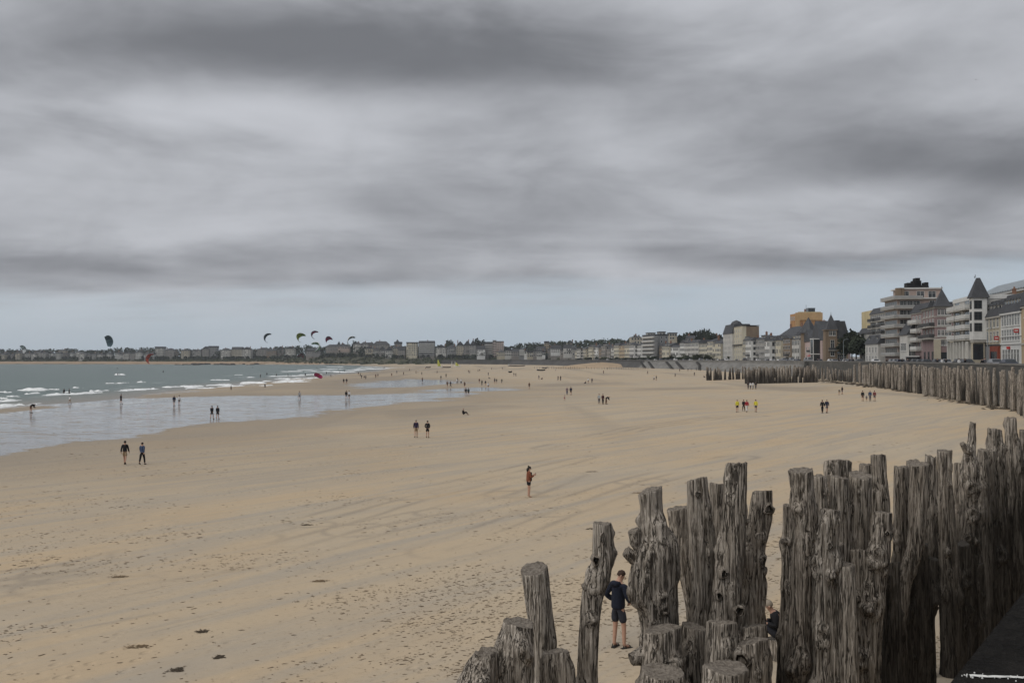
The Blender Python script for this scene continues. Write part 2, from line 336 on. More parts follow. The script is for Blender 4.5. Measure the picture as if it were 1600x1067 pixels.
def build_foam():
    """ragged crests of breaking water, one lumpy ridge after another"""
    mb = MB()
    def crest(u0, v0, u1, v1, wpx=2.0, hgt=.28):
        p0, p1 = at_sea(u0, v0), at_sea(u1, v1); n = max(8, int((p1 - p0).length / .9))
        d = (p1 - p0).normalized(); side = Vector((d.y, -d.x, 0)); wm = wpx
        wm *= .62
        for c in range(random.choice((2, 3))):
            off = random.uniform(-1, 1) * wm * (c * 1.3 + .2); seed = random.randint(0, 9999); vs = []; fs = []
            a0 = random.uniform(0, .15) + c * .1; a1 = random.uniform(.85, 1) - c * .12
            for i in range(n + 1):
                f = i / n; s = a0 + (a1 - a0) * f; p = p0.lerp(p1, s)
                e = min(1, min(f, 1 - f) * 7) ** .7
                k = e * max(.04, -.30 + 2.3 * float(fbm(i * .35, 0, seed, 3))); wv = (float(fbm(i * .22, 9, seed, 3)) - .44) * 3.2 * wm
                w = wm * k * .5; h = hgt * k
                for q, (sx, hz) in enumerate(((-1, 0), (-.45, .75), (.1, 1), (.55, .6), (1, 0))):
                    jj = random.uniform(.8, 1.2); vs.append(p + side * (off + wv + sx * w * jj) + Vector((0, 0, hz * h * jj - .02)))
            for i in range(n):
                for q in range(4): fs.append((i * 5 + q, i * 5 + q + 1, i * 5 + 6 + q, i * 5 + 5 + q))
            mb.add(vs, fs)
    for q in [(-20, 613, 17, 612, 3.2), (33, 611, 77, 608.5, 5.0, .5), (80, 609, 92, 608.6, 2.6), (60, 618, 130, 616, 2.2), (68, 619, 178, 611.8, 2.4), (178, 612, 262, 606.5, 2.4),
              (262, 605.6, 292, 603.8, 5.5, .5), (285, 607.6, 330, 605.6, 3.0), (300, 604, 318, 603, 3), (325, 603, 372, 600.5, 3.5, .4), (340, 605, 390, 602.5, 2), (-10, 629, 26, 624.5, 3.0), (-10, 638.5, 62, 630, 2.6),
              (-10, 623, 8, 622.5, 2), (10, 620, 34, 619.5, 1.6), (45, 616, 60, 614.5, 1.8), (95, 613.5, 112, 613, 1.5), (145, 612, 165, 610, 2), (395, 599.5, 420, 598.4, 6, .6), (405, 604, 430, 602, 2.5), (412, 596, 450, 594, 5),
              (430, 599, 470, 595.5, 5), (440, 592.5, 475, 591, 5), (428, 588.5, 450, 587.3, 6), (455, 588, 472, 587, 5), (445, 581, 470, 580, 7), (478, 592, 500, 590, 4), (478, 586, 505, 584.5, 6),
              (452, 595.5, 474, 593.5, 4), (490, 581, 515, 580, 7), (505, 577.4, 545, 576.6, 7), (520, 582, 548, 580.5, 6), (540, 579.5, 575, 577.6, 6), (552, 576.4, 590, 575.6, 8), (560, 573.8, 600, 573.4, 9),
              (575, 577, 612, 575.6, 6), (600, 575, 640, 574.2, 7), (470, 578.2, 500, 577.6, 6), (330, 594, 342, 593.7, 4), (338, 602.4, 352, 601.8, 3), (181, 599.4, 186, 599.2, 2.4), (214, 597.6, 222, 597.3, 3.5, .5), (195, 598.2, 201, 598, 2),
              (186, 586, 196, 585.6, 4, .7), (119, 606.2, 124, 606, 2), (376, 586, 381, 585.8, 4), (388, 590, 394, 589.6, 4), (505, 573.5, 540, 573.2, 8), (615, 572.6, 655, 572.2, 8), (640, 574.8, 690, 573.4, 5), (700, 573.5, 720, 573.2, 4)]:
        crest(*q)
    tag(mb.build('sea_foam', M_FOAM, smooth=True), 'white foam crests of small waves breaking along the shore', 'foam', kind='stuff')
def at_sea(u, v):
    r = ray(u, v); k = (SEA_Z - EYE) / min(r.z, -2.0); return Vector((r.x * k, r.y * k, SEA_Z))
build_foam()
# ------------------------------------------------------------------ weathered oak piles
def wood_material(name, tone=1.0, algae=True):
    m, t, b = newmat(name)
    tc = nd(t, 'ShaderNodeTexCoord').outputs['Object']
    geo = nd(t, 'ShaderNodeNewGeometry')
    oi = nd(t, 'ShaderNodeObjectInfo').outputs['Random']
    grain = noise(t, mapping(t, tc, (26, 26, 1.5)), 1.0, 6, .65, .9)
    fineg = noise(t, mapping(t, tc, (95, 95, 4.0)), 1.0, 3, .6, .4)
    blot = noise(t, mapping(t, tc, (3.2, 3.2, 1.2)), 1.0, 5, .65, .8)
    pits = noise(t, mapping(t, tc, (34, 34, 13)), 1.0, 3, .6, .6)
    k = lambda c: tuple(x * tone for x in c)
    c = mixc(t, sstep(t, grain, .34, .66), k((.092, .076, .059)), k((.580, .520, .448)))  # grain tones set far apart: highlight and shadow contrast put into the colour
    c = mixc(t, mth(t, 'MULTIPLY', sstep(t, blot, .50, .72), .55), c, k((.340, .294, .240)))
    c = mixc(t, mth(t, 'MULTIPLY', sstep(t, fineg, .56, .72), .65), c, k((.062, .052, .042)))
    c = mixc(t, mth(t, 'MULTIPLY', oi, .38), c, mixc(t, 1.0, c, (.70, .64, .58), 'MULTIPLY'))
    cn = noise(t, mapping(t, tc, (11, 11, .55)), 1.0, 4, .6, .5)
    crk = sstep(t, mth(t, 'ABSOLUTE', mth(t, 'SUBTRACT', cn, .5)), .0, .030)          # drying checks
    c = mixc(t, mth(t, 'MULTIPLY_ADD', crk, -.85, .85), c, k((.030, .024, .018)))
    if algae:      # black tide growth low on the piles, ragged upper limit
        z = nd(t, 'ShaderNodeSeparateXYZ', {0: geo.outputs['Position']}).outputs[2]
        alg = nd(t, 'ShaderNodeAttribute', attribute_name='algae').outputs['Fac']
        e = mth(t, 'ADD', mth(t, 'SUBTRACT', alg, z), mth(t, 'MULTIPLY_ADD', blot, 3.6, mth(t, 'MULTIPLY_ADD', grain, 1.8, -2.7)))
        c = mixc(t, mth(t, 'MULTIPLY', sstep(t, e, -1.2, 1.5), .86), c, (.026, .022, .018))
    t.links.new(c, b.inputs['Base Color'])
    b.inputs['Roughness'].default_value = .88; b.inputs['Specular IOR Level'].default_value = .2
    h = mth(t, 'ADD', mth(t, 'MULTIPLY', grain, .7), mth(t, 'MULTIPLY', fineg, .35)); h = mth(t, 'MULTIPLY_ADD', crk, .9, mth(t, 'MULTIPLY_ADD', pits, .45, h))
    t.links.new(nd(t, 'ShaderNodeBump', {'Strength': 1.0, 'Distance': .045, 'Height': h}).outputs[0], b.inputs['Normal'])
    return m
M_WOOD = wood_material('weathered_oak')
def endgrain_material():
    m, t, b = newmat('oak_end_grain')
    tc = nd(t, 'ShaderNodeTexCoord').outputs['Object']
    n1 = noise(t, tc, 22, 5, .65); n2 = noise(t, mapping(t, tc, (60, 60, 10)), 1.0, 3, .6)
    c = mixc(t, sstep(t, n1, .3, .7), (.10, .082, .064), (.27, .235, .195))
    z = nd(t, 'ShaderNodeSeparateXYZ', {0: nd(t, 'ShaderNodeNewGeometry').outputs['Position']}).outputs[2]; alg = nd(t, 'ShaderNodeAttribute', attribute_name='algae').outputs['Fac']
    c = mixc(t, mth(t, 'MULTIPLY', sstep(t, mth(t, 'SUBTRACT', alg, z), -1.0, 1.0), .9), c, (.030, .026, .021)); t.links.new(c, b.inputs['Base Color']); b.inputs['Roughness'].default_value = .95
    t.links.new(nd(t, 'ShaderNodeBump', {'Strength': .9, 'Distance': .03, 'Height': mth(t, 'ADD', n1, n2)}).outputs[0], b.inputs['Normal'])
    return m
M_END = endgrain_material()
def M_HOLE(): return pm('dark_hollow', (.030, .024, .018), .95, .4, 8)  # near-black tone for the inside of the knot holes
def catmull(P, n):
    P = np.asarray(P, float); L = np.concatenate([[0], np.cumsum(np.linalg.norm(np.diff(P[:, :3], axis=0), axis=1))]); s = np.linspace(0, L[-1], n)
    out = np.zeros((n, P.shape[1]))
    m = np.gradient(P, L, axis=0) if len(P) > 2 else np.repeat([(P[1] - P[0]) / L[1]], 2, 0)
    for k in range(P.shape[1]):
        i = np.clip(np.searchsorted(L, s, 'right') - 1, 0, len(L) - 2); h = L[i + 1] - L[i]; f = (s - L[i]) / h
        out[:, k] = (2 * f**3 - 3 * f**2 + 1) * P[i, k] + (f**3 - 2 * f**2 + f) * h * m[i, k] + (-2 * f**3 + 3 * f**2) * P[i + 1, k] + (f**3 - f**2) * h * m[i + 1, k]
    return out
def trunk_mesh(name, axis, seed, nseg=60, step=.034, knots=6, gnarl=1.0, cracks=3, slope=0.0, algae=-9.0, mat=None, jag=1.0):
    """axis: rows (x, y, z, r) from the cut top downwards. Ridged, fluted, knotted, with a ragged sawn top."""
    rng = np.random.default_rng(seed)
    L = sum(math.dist(axis[i][:3], axis[i + 1][:3]) for i in range(len(axis) - 1)); n = max(6, int(L / step))
    A = catmull(axis, n); ctr = A[:, :3]; R = np.maximum(A[:, 3], .03)
    th = np.linspace(0, 2 * np.pi, nseg, endpoint=False); zt = np.linspace(0, L, n)
    T, Z = np.meshgrid(th, zt); tw = T + rng.uniform(-.25, .25) * Z
    per = lambda fq, sc, sd, oc=3: .5 * (fbm(np.cos(tw) * fq + 50, Z * sc + np.sin(tw) * fq, sd, oc) + fbm(np.sin(tw) * fq + 20, Z * sc - np.cos(tw) * fq, sd + 5, oc)) - .45
    f = 1 + .05 * gnarl * np.cos(2 * tw + rng.uniform(0, 6)) + .05 * gnarl * np.cos(3 * tw + rng.uniform(0, 6) + .5 * Z) + .42 * gnarl * per(1.2, .9, seed % 991) + .24 * gnarl * per(2.4, 2.6, seed % 991 + 7)
    f += .20 * per(4.5, .55, seed % 887 + 3) + .09 * per(11, 1.0, seed % 787 + 9, 2) * (.6 + .4 * gnarl) + .11 * gnarl * per(6, 6, seed % 577 + 1, 2) - .13 * np.maximum(0, per(8, .8, seed % 457 + 2, 2)) * 1.6
    for c in range(cracks):                                        # drying checks that run with the grain
        t0 = rng.uniform(0, 6.28); wd = rng.uniform(.045, .10); a = rng.uniform(.08, .24); z0, z1 = sorted(rng.uniform(0, min(L, 3.2), 2)); z1 += .5; z0 = 0 if rng.random() < .5 else z0
        tc = t0 + .25 * np.sin(Z * 1.3 + c) + .1 * np.sin(Z * 5 + t0); d = (tw - tc + np.pi) % (2 * np.pi) - np.pi
        f -= a * np.exp(-(d / wd) ** 2) * np.clip((Z - z0) * 5 + .3, 0, 1) * np.clip((z1 - Z) * 4, 0, 1)
    for c in range(knots):                                         # healed branch collars, some rotted hollow
        t0 = rng.uniform(0, 6.28); z0 = rng.uniform(.15, max(.3, min(L, 3.4))); s = rng.uniform(.04, .13); a = rng.uniform(.15, .5) * gnarl
        d = ((T - t0 + np.pi) % (2 * np.pi) - np.pi) * np.maximum(R[:, None], .08); rr = np.hypot(d, (Z - z0) * .8) / s
        f += a * np.exp(-rr ** 2) - (a * 1.25 * np.exp(-(rr / .5) ** 2) if rng.random() < .6 else 0) + .10 * a * np.cos(rr * 5) * np.exp(-(rr / 1.6) ** 2)
    rad = R[:, None] * np.clip(f, .45, 2.0)
    tan = np.gradient(ctr, axis=0); tan /= np.linalg.norm(tan, axis=1)[:, None]
    ex = np.array([1, 0, 0]) - tan * tan[:, :1]; ex /= np.linalg.norm(ex, axis=1)[:, None]; ey = np.cross(tan, ex)
    V = ctr[:, None, :] + rad[..., None] * (np.cos(T)[..., None] * ex[:, None, :] + np.sin(T)[..., None] * ey[:, None, :])
    tj = (.022 * jag * (fbm(np.cos(th) * 2 + 9, np.sin(th) * 2, seed + 4, 3) - .44) * 2 + slope * np.cos(th - rng.uniform(0, 6)) * R[0])
    fade = np.clip(1 - zt / .5, 0, 1)[:, None]
    V[..., 2] += tj[None, :] * fade
    bot = V[-1]
    V = V.reshape(-1, 3); caps = []; r0 = V[:nseg]; cc = r0.mean(0)
    for k, (q, dz) in enumerate(((.94, .012), (.7, -.015), (.35, -.02))):
        ring = cc + (r0 - cc) * q; ring[:, 2] += dz + .022 * jag * (vnoise(ring[:, 0] * 18, ring[:, 1] * 18, seed) - .5); caps.append(ring)
    caps = caps[::-1]; allV = np.concatenate(caps + [V]); nr = n + 3
    me = grid_mesh(name, allV, nr, nseg, mat or M_WOOD, wrap=True)
    me.materials.append(M_END)
    mi = np.zeros(len(me.polygons), np.int32); mi[:3 * nseg] = 1; me.polygons.foreach_set('material_index', mi)
    bm = bmesh.new(); bm.from_mesh(me); bm.verts.ensure_lookup_table()
    fc = bm.faces.new([bm.verts[i] for i in range(nseg)]); fc.material_index = 1; fc.normal_update()
    bmesh.ops.recalc_face_normals(bm, faces=bm.faces[:])
    bm.to_mesh(me); bm.free()
    at_ = me.attributes.new('algae', 'FLOAT', 'POINT'); at_.data.foreach_set('value', np.full(len(me.vertices), algae, np.float32))
    return me
# depth of the row at a picture column: it swings away towards the wall
row_d = lambda u: float(np.interp(u, [700, 800, 930, 1030, 1150, 1250, 1350, 1430, 1480, 1550, 1600], [12.6, 13, 14, 14.5, 14.6, 15.5, 17, 18.5, 20, 22.5, 24.5]))
PILES = [  # points (u, v, width) down the trunk, depth offset, knots, gnarl, algae height, label
 ([(834, 889, 43), (840, 930, 42), (846, 975, 42), (852, 1067, 44)], .5, 3, .7, -9, 'upright pile with a flat sawn top rising behind the leftmost flared stump'),
 ([(811, 972, 52), (809, 988, 55), (805, 1008, 64), (800, 1035, 76), (796, 1067, 84)], -.2, 5, .8, -9, 'wide stump flaring to a broad base, leftmost of the foreground piles'),
 ([(760, 1018, 34), (757, 1032, 44), (752, 1050, 52), (748, 1067, 58)], -.5, 4, 1.0, -9, 'low knobbly shoulder stump against the broad flared stump'),
 ([(868, 1018, 40), (870, 1040, 47), (872, 1067, 47)], -.4, 5, 1.2, -9, 'short knobbly stump between the flared stump and the lone thin pile'),
 ([(940, 818, 28), (941, 845, 29), (942, 874, 33), (929, 920, 36), (922, 975, 32), (918, 1067, 33)], .1, 5, 1.0, -9, 'lone slender pile with a kink, standing free left of the man in shorts'),
 ([(1015, 766, 37), (1017, 800, 36), (1019, 824, 44), (1024, 850, 66), (1020, 880, 76), (1018, 911, 77), (1026, 945, 65), (1030, 985, 60), (1031, 1067, 64)], .2, 8, .9, -9, 'stout gnarled pile with a narrow sawn neck on a swollen trunk'),
 ([(1059, 794, 34), (1066, 840, 33), (1074, 890, 29), (1082, 930, 27), (1090, 1010, 28)], 1.4, 2, .5, 2.2, 'pile leaning outwards behind the swollen gnarled trunk'),
 ([(1089, 749, 32), (1093, 800, 36), (1098, 860, 40), (1099, 905, 39), (1096, 950, 35), (1094, 1067, 38)], .6, 5, .7, 3.0, 'smooth pile blackened low down, right of the leaning pile'),
 ([(1121, 756, 25), (1121, 820, 23), (1118, 900, 24), (1116, 1000, 26)], 1.5, 1, .5, 2.4, 'grey pile half hidden behind the tallest cracked pile'),
 ([(1151, 724, 33), (1149, 770, 35), (1146, 820, 37), (1141, 877, 40), (1133, 944, 44), (1127, 1010, 52), (1124, 1067, 56)], .2, 7, .8, -9, 'tall cracked pile standing highest of the middle cluster'),
 ([(1191, 768, 29), (1187, 810, 34), (1178, 855, 32), (1178, 905, 32), (1170, 960, 36), (1167, 1067, 40)], .5, 9, 1.0, -9, 'knotted pile with hollow branch holes beside the tall cracked pile'),
 ([(1176, 905, 20), (1180, 950, 26), (1182, 1000, 34), (1184, 1067, 40)], 1.2, 3, .7, -9, 'low pale pile tapering upwards behind the knotted pile'),
 ([(1033, 982, 58), (1031, 1010, 62), (1030, 1067, 70)], -.7, 7, 1.2, -9, 'sawn stump in front of the swollen gnarled trunk'),
 ([(1037, 1049, 66), (1036, 1067, 70)], -1.4, 3, 1.0, -9, 'lowest sawn stump below the swollen gnarled trunk'),
 ([(1128, 972, 45), (1127, 1010, 48), (1125, 1067, 52)], -.8, 2, .6, -9, 'fluted straight stump at the foot of the tall cracked pile'),
 ([(1172, 1002, 54), (1173, 1030, 58), (1175, 1067, 62)], -1.0, 5, .8, -9, 'stump with a hollow branch hole at the foot of the knotted pile'),
 ([(1135, 1042, 70), (1134, 1067, 72)], -1.6, 3, 1.0, -9, 'lowest sawn stump below the tall cracked pile'),
 ([(1178, 978, 36), (1178, 1020, 40), (1179, 1067, 46)], -.2, 7, 1.3, 2.6, 'dark rotting stump between the knotted pile and the hollow stump'),
 ([(1084, 978, 38), (1082, 1010, 46), (1078, 1067, 60)], -.1, 9, 1.5, 2.4, 'black gnarled root stump between the two tall groups'),
 ([(1251, 735, 38), (1253, 762, 36), (1256, 800, 42), (1251, 866, 44), (1250, 937, 42), (1247, 1008, 48), (1246, 1067, 52)], .0, 7, .9, 2.6, 'thick pile at the left end of the close-set palisade'),
 ([(1231, 790, 13), (1231, 850, 14), (1229, 920, 14), (1226, 1010, 18), (1225, 1067, 22)], .9, 6, 1.4, 2.2, 'thin ragged pile behind the left end of the palisade'),
 ([(1281, 744, 22), (1280, 800, 26), (1279, 900, 32), (1278, 1067, 36)], .6, 3, .7, 2.4, 'narrow pile beside the thick end pile of the palisade'),
 ([(1308, 722, 44), (1307, 745, 46), (1306, 800, 36), (1306, 900, 38), (1306, 1067, 40)], .9, 4, 1.4, 2.2, 'pile with a broad burred head behind the palisade front'),
 ([(1297, 797, 33), (1293, 830, 36), (1289, 870, 39), (1288, 937, 42), (1289, 1008, 43), (1289, 1067, 46)], -.7, 10, 1.0, .6, 'pale knotty pile in front of the palisade, shorter than its neighbours'),
 ([(1312, 746, 30), (1311, 800, 33), (1310, 880, 36), (1310, 1067, 38)], .2, 4, .7, 1.8, 'pile below the broad burred head in the palisade'),
 ([(1344, 742, 36), (1341, 800, 35), (1338, 880, 36), (1336, 1067, 38)], .0, 5, .7, 1.8, 'pile with a notched and split sawn top in the palisade'),
 ([(1353, 726, 22), (1353, 800, 26), (1352, 1067, 30)], 1.0, 2, .7, 2.6, 'short dark pile top peeping behind the notched pile'),
 ([(1373, 712, 23), (1374, 745, 24), (1375, 782, 31), (1374, 860, 34), (1372, 1067, 36)], .5, 3, .7, 2.2, 'square-shouldered pile standing above the notched pile'),
 ([(1321, 882, 28), (1322, 940, 31), (1325, 1067, 34)], -1.3, 2, .5, .4, 'low split plank-like stump before the pale knotty pile'),
 ([(1378, 801, 33), (1374, 850, 37), (1367, 905, 39), (1358, 1008, 42), (1352, 1067, 46)], -.9, 10, 1.0, .6, 'knot-covered pile in front of the square-shouldered pile'),
 ([(1392, 880, 26), (1392, 960, 30), (1390, 1067, 34)], -.5, 5, .9, 3.2, 'dark low pile beside the knot-covered pile'),
 ([(1408, 729, 22), (1409, 770, 24), (1410, 840, 26), (1408, 930, 30), (1405, 1067, 34)], .6, 3, .7, 3.4, 'round-topped slim pile right of the gap in the palisade'),
 ([(1428, 722, 22), (1428, 790, 22), (1427, 900, 26), (1424, 1067, 32)], .9, 2, .6, 3.4, 'slim pile half hidden behind the bent pile'),
 ([(1437, 726, 30), (1436, 765, 29), (1434, 810, 28), (1429, 860, 26), (1416, 898, 23), (1407, 944, 24), (1403, 1067, 28)], -.4, 4, .8, 2.0, 'pile bent like a dog leg in the palisade'),
 ([(1434, 850, 30), (1432, 930, 38), (1428, 1067, 42)], .3, 8, 1.3, 3.6, 'black low pile under the bent pile'),
 ([(1454, 713, 18), (1455, 790, 20), (1450, 900, 24), (1447, 1067, 28)], 1.0, 3, .7, 3.2, 'thin pile between the bent pile and the capped pile'),
 ([(1475, 704, 25), (1475, 712, 24), (1475, 750, 24), (1475, 790, 30), (1479, 850, 33), (1483, 930, 36), (1486, 1040, 37), (1486, 1067, 38)], .1, 6, .9, 2.9, 'pile with a lipped flat cap in the palisade'),
 ([(1498, 725, 14), (1498, 780, 18), (1499, 880, 24), (1498, 1067, 30)], 1.0, 2, .8, 3.4, 'thin leaning pile behind the snag-topped pile'),
 ([(1520, 661, 9), (1519, 685, 10), (1516, 704, 17), (1514, 722, 23), (1514, 800, 25), (1512, 880, 30), (1510, 960, 33), (1507, 1067, 36)], .1, 7, 1.2, 3.4, 'snag-topped pile ending in a thin broken spike'),
 ([(1536, 703, 16), (1535, 745, 20), (1536, 800, 26), (1539, 860, 30), (1538, 960, 34), (1534, 1040, 36)], .4, 5, .9, 3.6, 'pile with a rounded head beside the snag-topped pile'),
 ([(1555, 671, 21), (1556, 690, 24), (1558, 730, 29), (1556, 800, 33), (1553, 920, 35), (1550, 1010, 38)], .1, 8, 1.2, 3.8, 'burred pile with a club-shaped head near the wall'),
 ([(1580, 653, 18), (1581, 676, 19), (1584, 700, 25), (1586, 760, 26), (1586, 880, 30), (1583, 985, 32)], .4, 9, 1.4, 4.0, 'tallest burred pile with a square post top near the wall'),
 ([(1601, 673, 14), (1602, 750, 22), (1603, 860, 28), (1603, 980, 30)], .6, 6, 1.2, 4.0, 'knobbly pile nearest the dark coping of the wall'),
 ([(1268, 830, 26), (1268, 900, 32), (1264, 1000, 38), (1262, 1067, 42)], .4, 6, 1.2, 3.0, 'ragged low pile filling the gap beside the thick end pile'),
 ([(1306, 850, 24), (1308, 930, 30), (1310, 1067, 34)], -.3, 7, 1.3, 2.0, 'crooked low pile squeezed beside the pale knotty pile'),
 ([(1340, 860, 28), (1342, 930, 32), (1340, 1067, 36)], -.4, 8, 1.3, 2.2, 'knobbly low pile under the notched pile'),
 ([(1455, 872, 20), (1450, 930, 24), (1446, 1067, 28)], .2, 6, 1.2, 4.2, 'dark broken pile left of the narrow slit of sand'),
 ([(1502, 850, 22), (1500, 930, 28), (1497, 1067, 32)], -.2, 6, 1.2, 4.0, 'dark broken pile below the thin leaning pile'),
 ([(1526, 880, 22), (1524, 960, 28), (1522, 1040, 30)], -.2, 6, 1.2, 4.4, 'dark broken pile before the snag-topped pile'),
 ([(1566, 800, 20), (1568, 900, 26), (1567, 985, 28)], 1.0, 5, 1.2, 4.2, 'short dark pile between the two burred piles'),
]
pile_spots = []
def foreground_piles():
    for i, (pts, doff, kn, gn, alg, lab) in enumerate(PILES):
        u, v, w = pts[0]; d = row_d(pts[len(pts) // 2][0]) + doff
        ax = [(*at(pu, pv, d), pw / F * d * .5) for pu, pv, pw in pts]
        zb = float(zs(ax[-1][0], d)) - .4
        if ax[-1][2] > zb: ax.append((ax[-1][0], d, zb, ax[-1][3] * 1.08))
        o0 = Vector((ax[-1][0], d, zb)); loc = [(a[0] - o0.x, a[1] - o0.y, a[2] - o0.z, a[3]) for a in ax]
        me = trunk_mesh('oak_pile', loc, 100 + i * 7, knots=int(kn * 2.2) + 3, gnarl=gn * 1.2, cracks=3 + i % 3, slope=.25 * ((i * 37) % 5 - 2) / 2, algae=alg)
        alg = alg + .7 if u > 1390 else alg
        me.attributes['algae'].data.foreach_set('value', np.full(len(me.vertices), alg, np.float32))
        o = link(bpy.data.objects.new('oak_pile', me)); o.location = o0
        tag(o, lab, 'wooden pile', 'foreground breakwater piles'); pile_spots.append((o, d))
        # broken branch stubs that read in the outline
        for (pi, a, b, w0, w1) in STUBS.get(i, []):
            P0 = at(*a, d - .05) - o0; P1 = at(*b, d - .12) - o0
            st = trunk_mesh('branch_stub', [(*P1, w1 / F * d * .5), (*P1.lerp(P0, .5), (w0 + w1) / 2 / F * d * .5), (*P0, w0 / F * d * .5)], 900 + i * 3 + int(a[0]), nseg=20, step=.03, knots=1, gnarl=1.0, cracks=1, algae=alg)
            link(bpy.data.objects.new('branch_stub', st), o)
        for (hu, hv, hw, hh) in HOLES.get(i, []):                 # hollow left by a lost limb: dark pit with a raised collar
            P0 = at(hu, hv, d) - o0; rr = np.interp(-P0.z, [-l[2] for l in loc], [l[3] for l in loc]); P0.y -= rr * .98
            k = d / F * .5; mb = MB(); n = 14; rings = [(1.9, .08, 0), (1.35, -.015, 0), (1.0, -.03, 0), (.72, .02, 1), (.35, .08, 1)]
            vs = []
            for ri, (q, dy_, mi_) in enumerate(rings):
                for j in range(n):
                    aa = 2 * math.pi * j / n; wv = 1 + .16 * math.sin(3 * aa + hu) + .10 * math.sin(5 * aa + hv)
                    vs.append((P0.x + hw * k * q * wv * math.cos(aa), P0.y + dy_, P0.z + hh * k * q * wv * math.sin(aa)))
            fs = [(r * n + j, r * n + (j + 1) % n, (r + 1) * n + (j + 1) % n, (r + 1) * n + j) for r in range(4) for j in range(n)]
            mb.add(vs, fs); mb.m = [0] * (2 * n) + [1] * (2 * n); mb.add([vs[4 * n + j] for j in range(n)], [tuple(range(n))], 1)
            mb.build('hollow_knot', [M_WOOD, M_HOLE()], o, smooth=True)
STUBS = {5: [(5, (1008, 885), (978, 861), 26, 17), (5, (1006, 862), (990, 829), 24, 18)], 1: [(1, (770, 1030), (752, 1016), 26, 12)], 2: [],
         38: [(38, (1514, 706), (1503, 693), 14, 7)], 4: [(4, (944, 880), (950, 870), 16, 8), (4, (920, 922), (912, 914), 14, 9)],
         9: [(9, (1162, 818), (1169, 813), 10, 6)], 12: [(12, (1008, 1022), (986, 1030), 30, 18)], 19: [(19, (1232, 846), (1222, 846), 14, 7)], 10: [(10, (1192, 893), (1196, 890), 14, 8)]}
HOLES = {9: [(1150, 948, 11, 12), (1127, 892, 9, 11), (1119, 925, 7, 10)], 10: [(1197, 793, 12, 12), (1187, 873, 9, 13), (1181, 835, 7, 9)], 12: [(1043, 1032, 20, 22)], 15: [(1151, 1026, 18, 28)],
         23: [(1290, 850, 8, 9)], 29: [(1379, 830, 6, 6)], 5: [(1034, 935, 8, 26)], 7: [(1087, 770, 8, 8)], 4: [(930, 872, 8, 12), (940, 838, 5, 14)]}
foreground_piles()
# ------------------------------------------------------------------ rows of piles farther along the beach
M_WOODF = wood_material('weathered_oak_far', 1.0)
FARP = []
for k in range(10):
    kk = random.Random(k); ax = [(kk.uniform(-.05, .05), kk.uniform(-.05, .05), 4.2, .17), (kk.uniform(-.06, .06), kk.uniform(-.06, .06), 2.6, .22), (0, 0, 1.2, .25), (0, 0, -.6, .27)]
    FARP.append(trunk_mesh('oak_pile', ax, 3000 + k, nseg=12, step=.25, knots=3, gnarl=1.2, cracks=1, algae=(-.2, .6, 1.4, .2, -.3, 2.6, 3.6, 2.2, 4.2, 3.0)[k], mat=M_WOODF))
def far_pile(p, h, lab, grp, lean=.03, wide=1.0):
    o = link(bpy.data.objects.new('oak_pile', random.choice(FARP[5:] if 'groyne' in grp or random.random() < .22 else FARP[:5]))); o.location = p
    o.scale = (wide * random.uniform(.8, 1.3), wide * random.uniform(.8, 1.3), h / 4.2); o.rotation_euler = (random.uniform(-lean, lean), random.uniform(-lean, lean), random.uniform(0, 6.28))
    return tag(o, lab, 'wooden pile', grp)
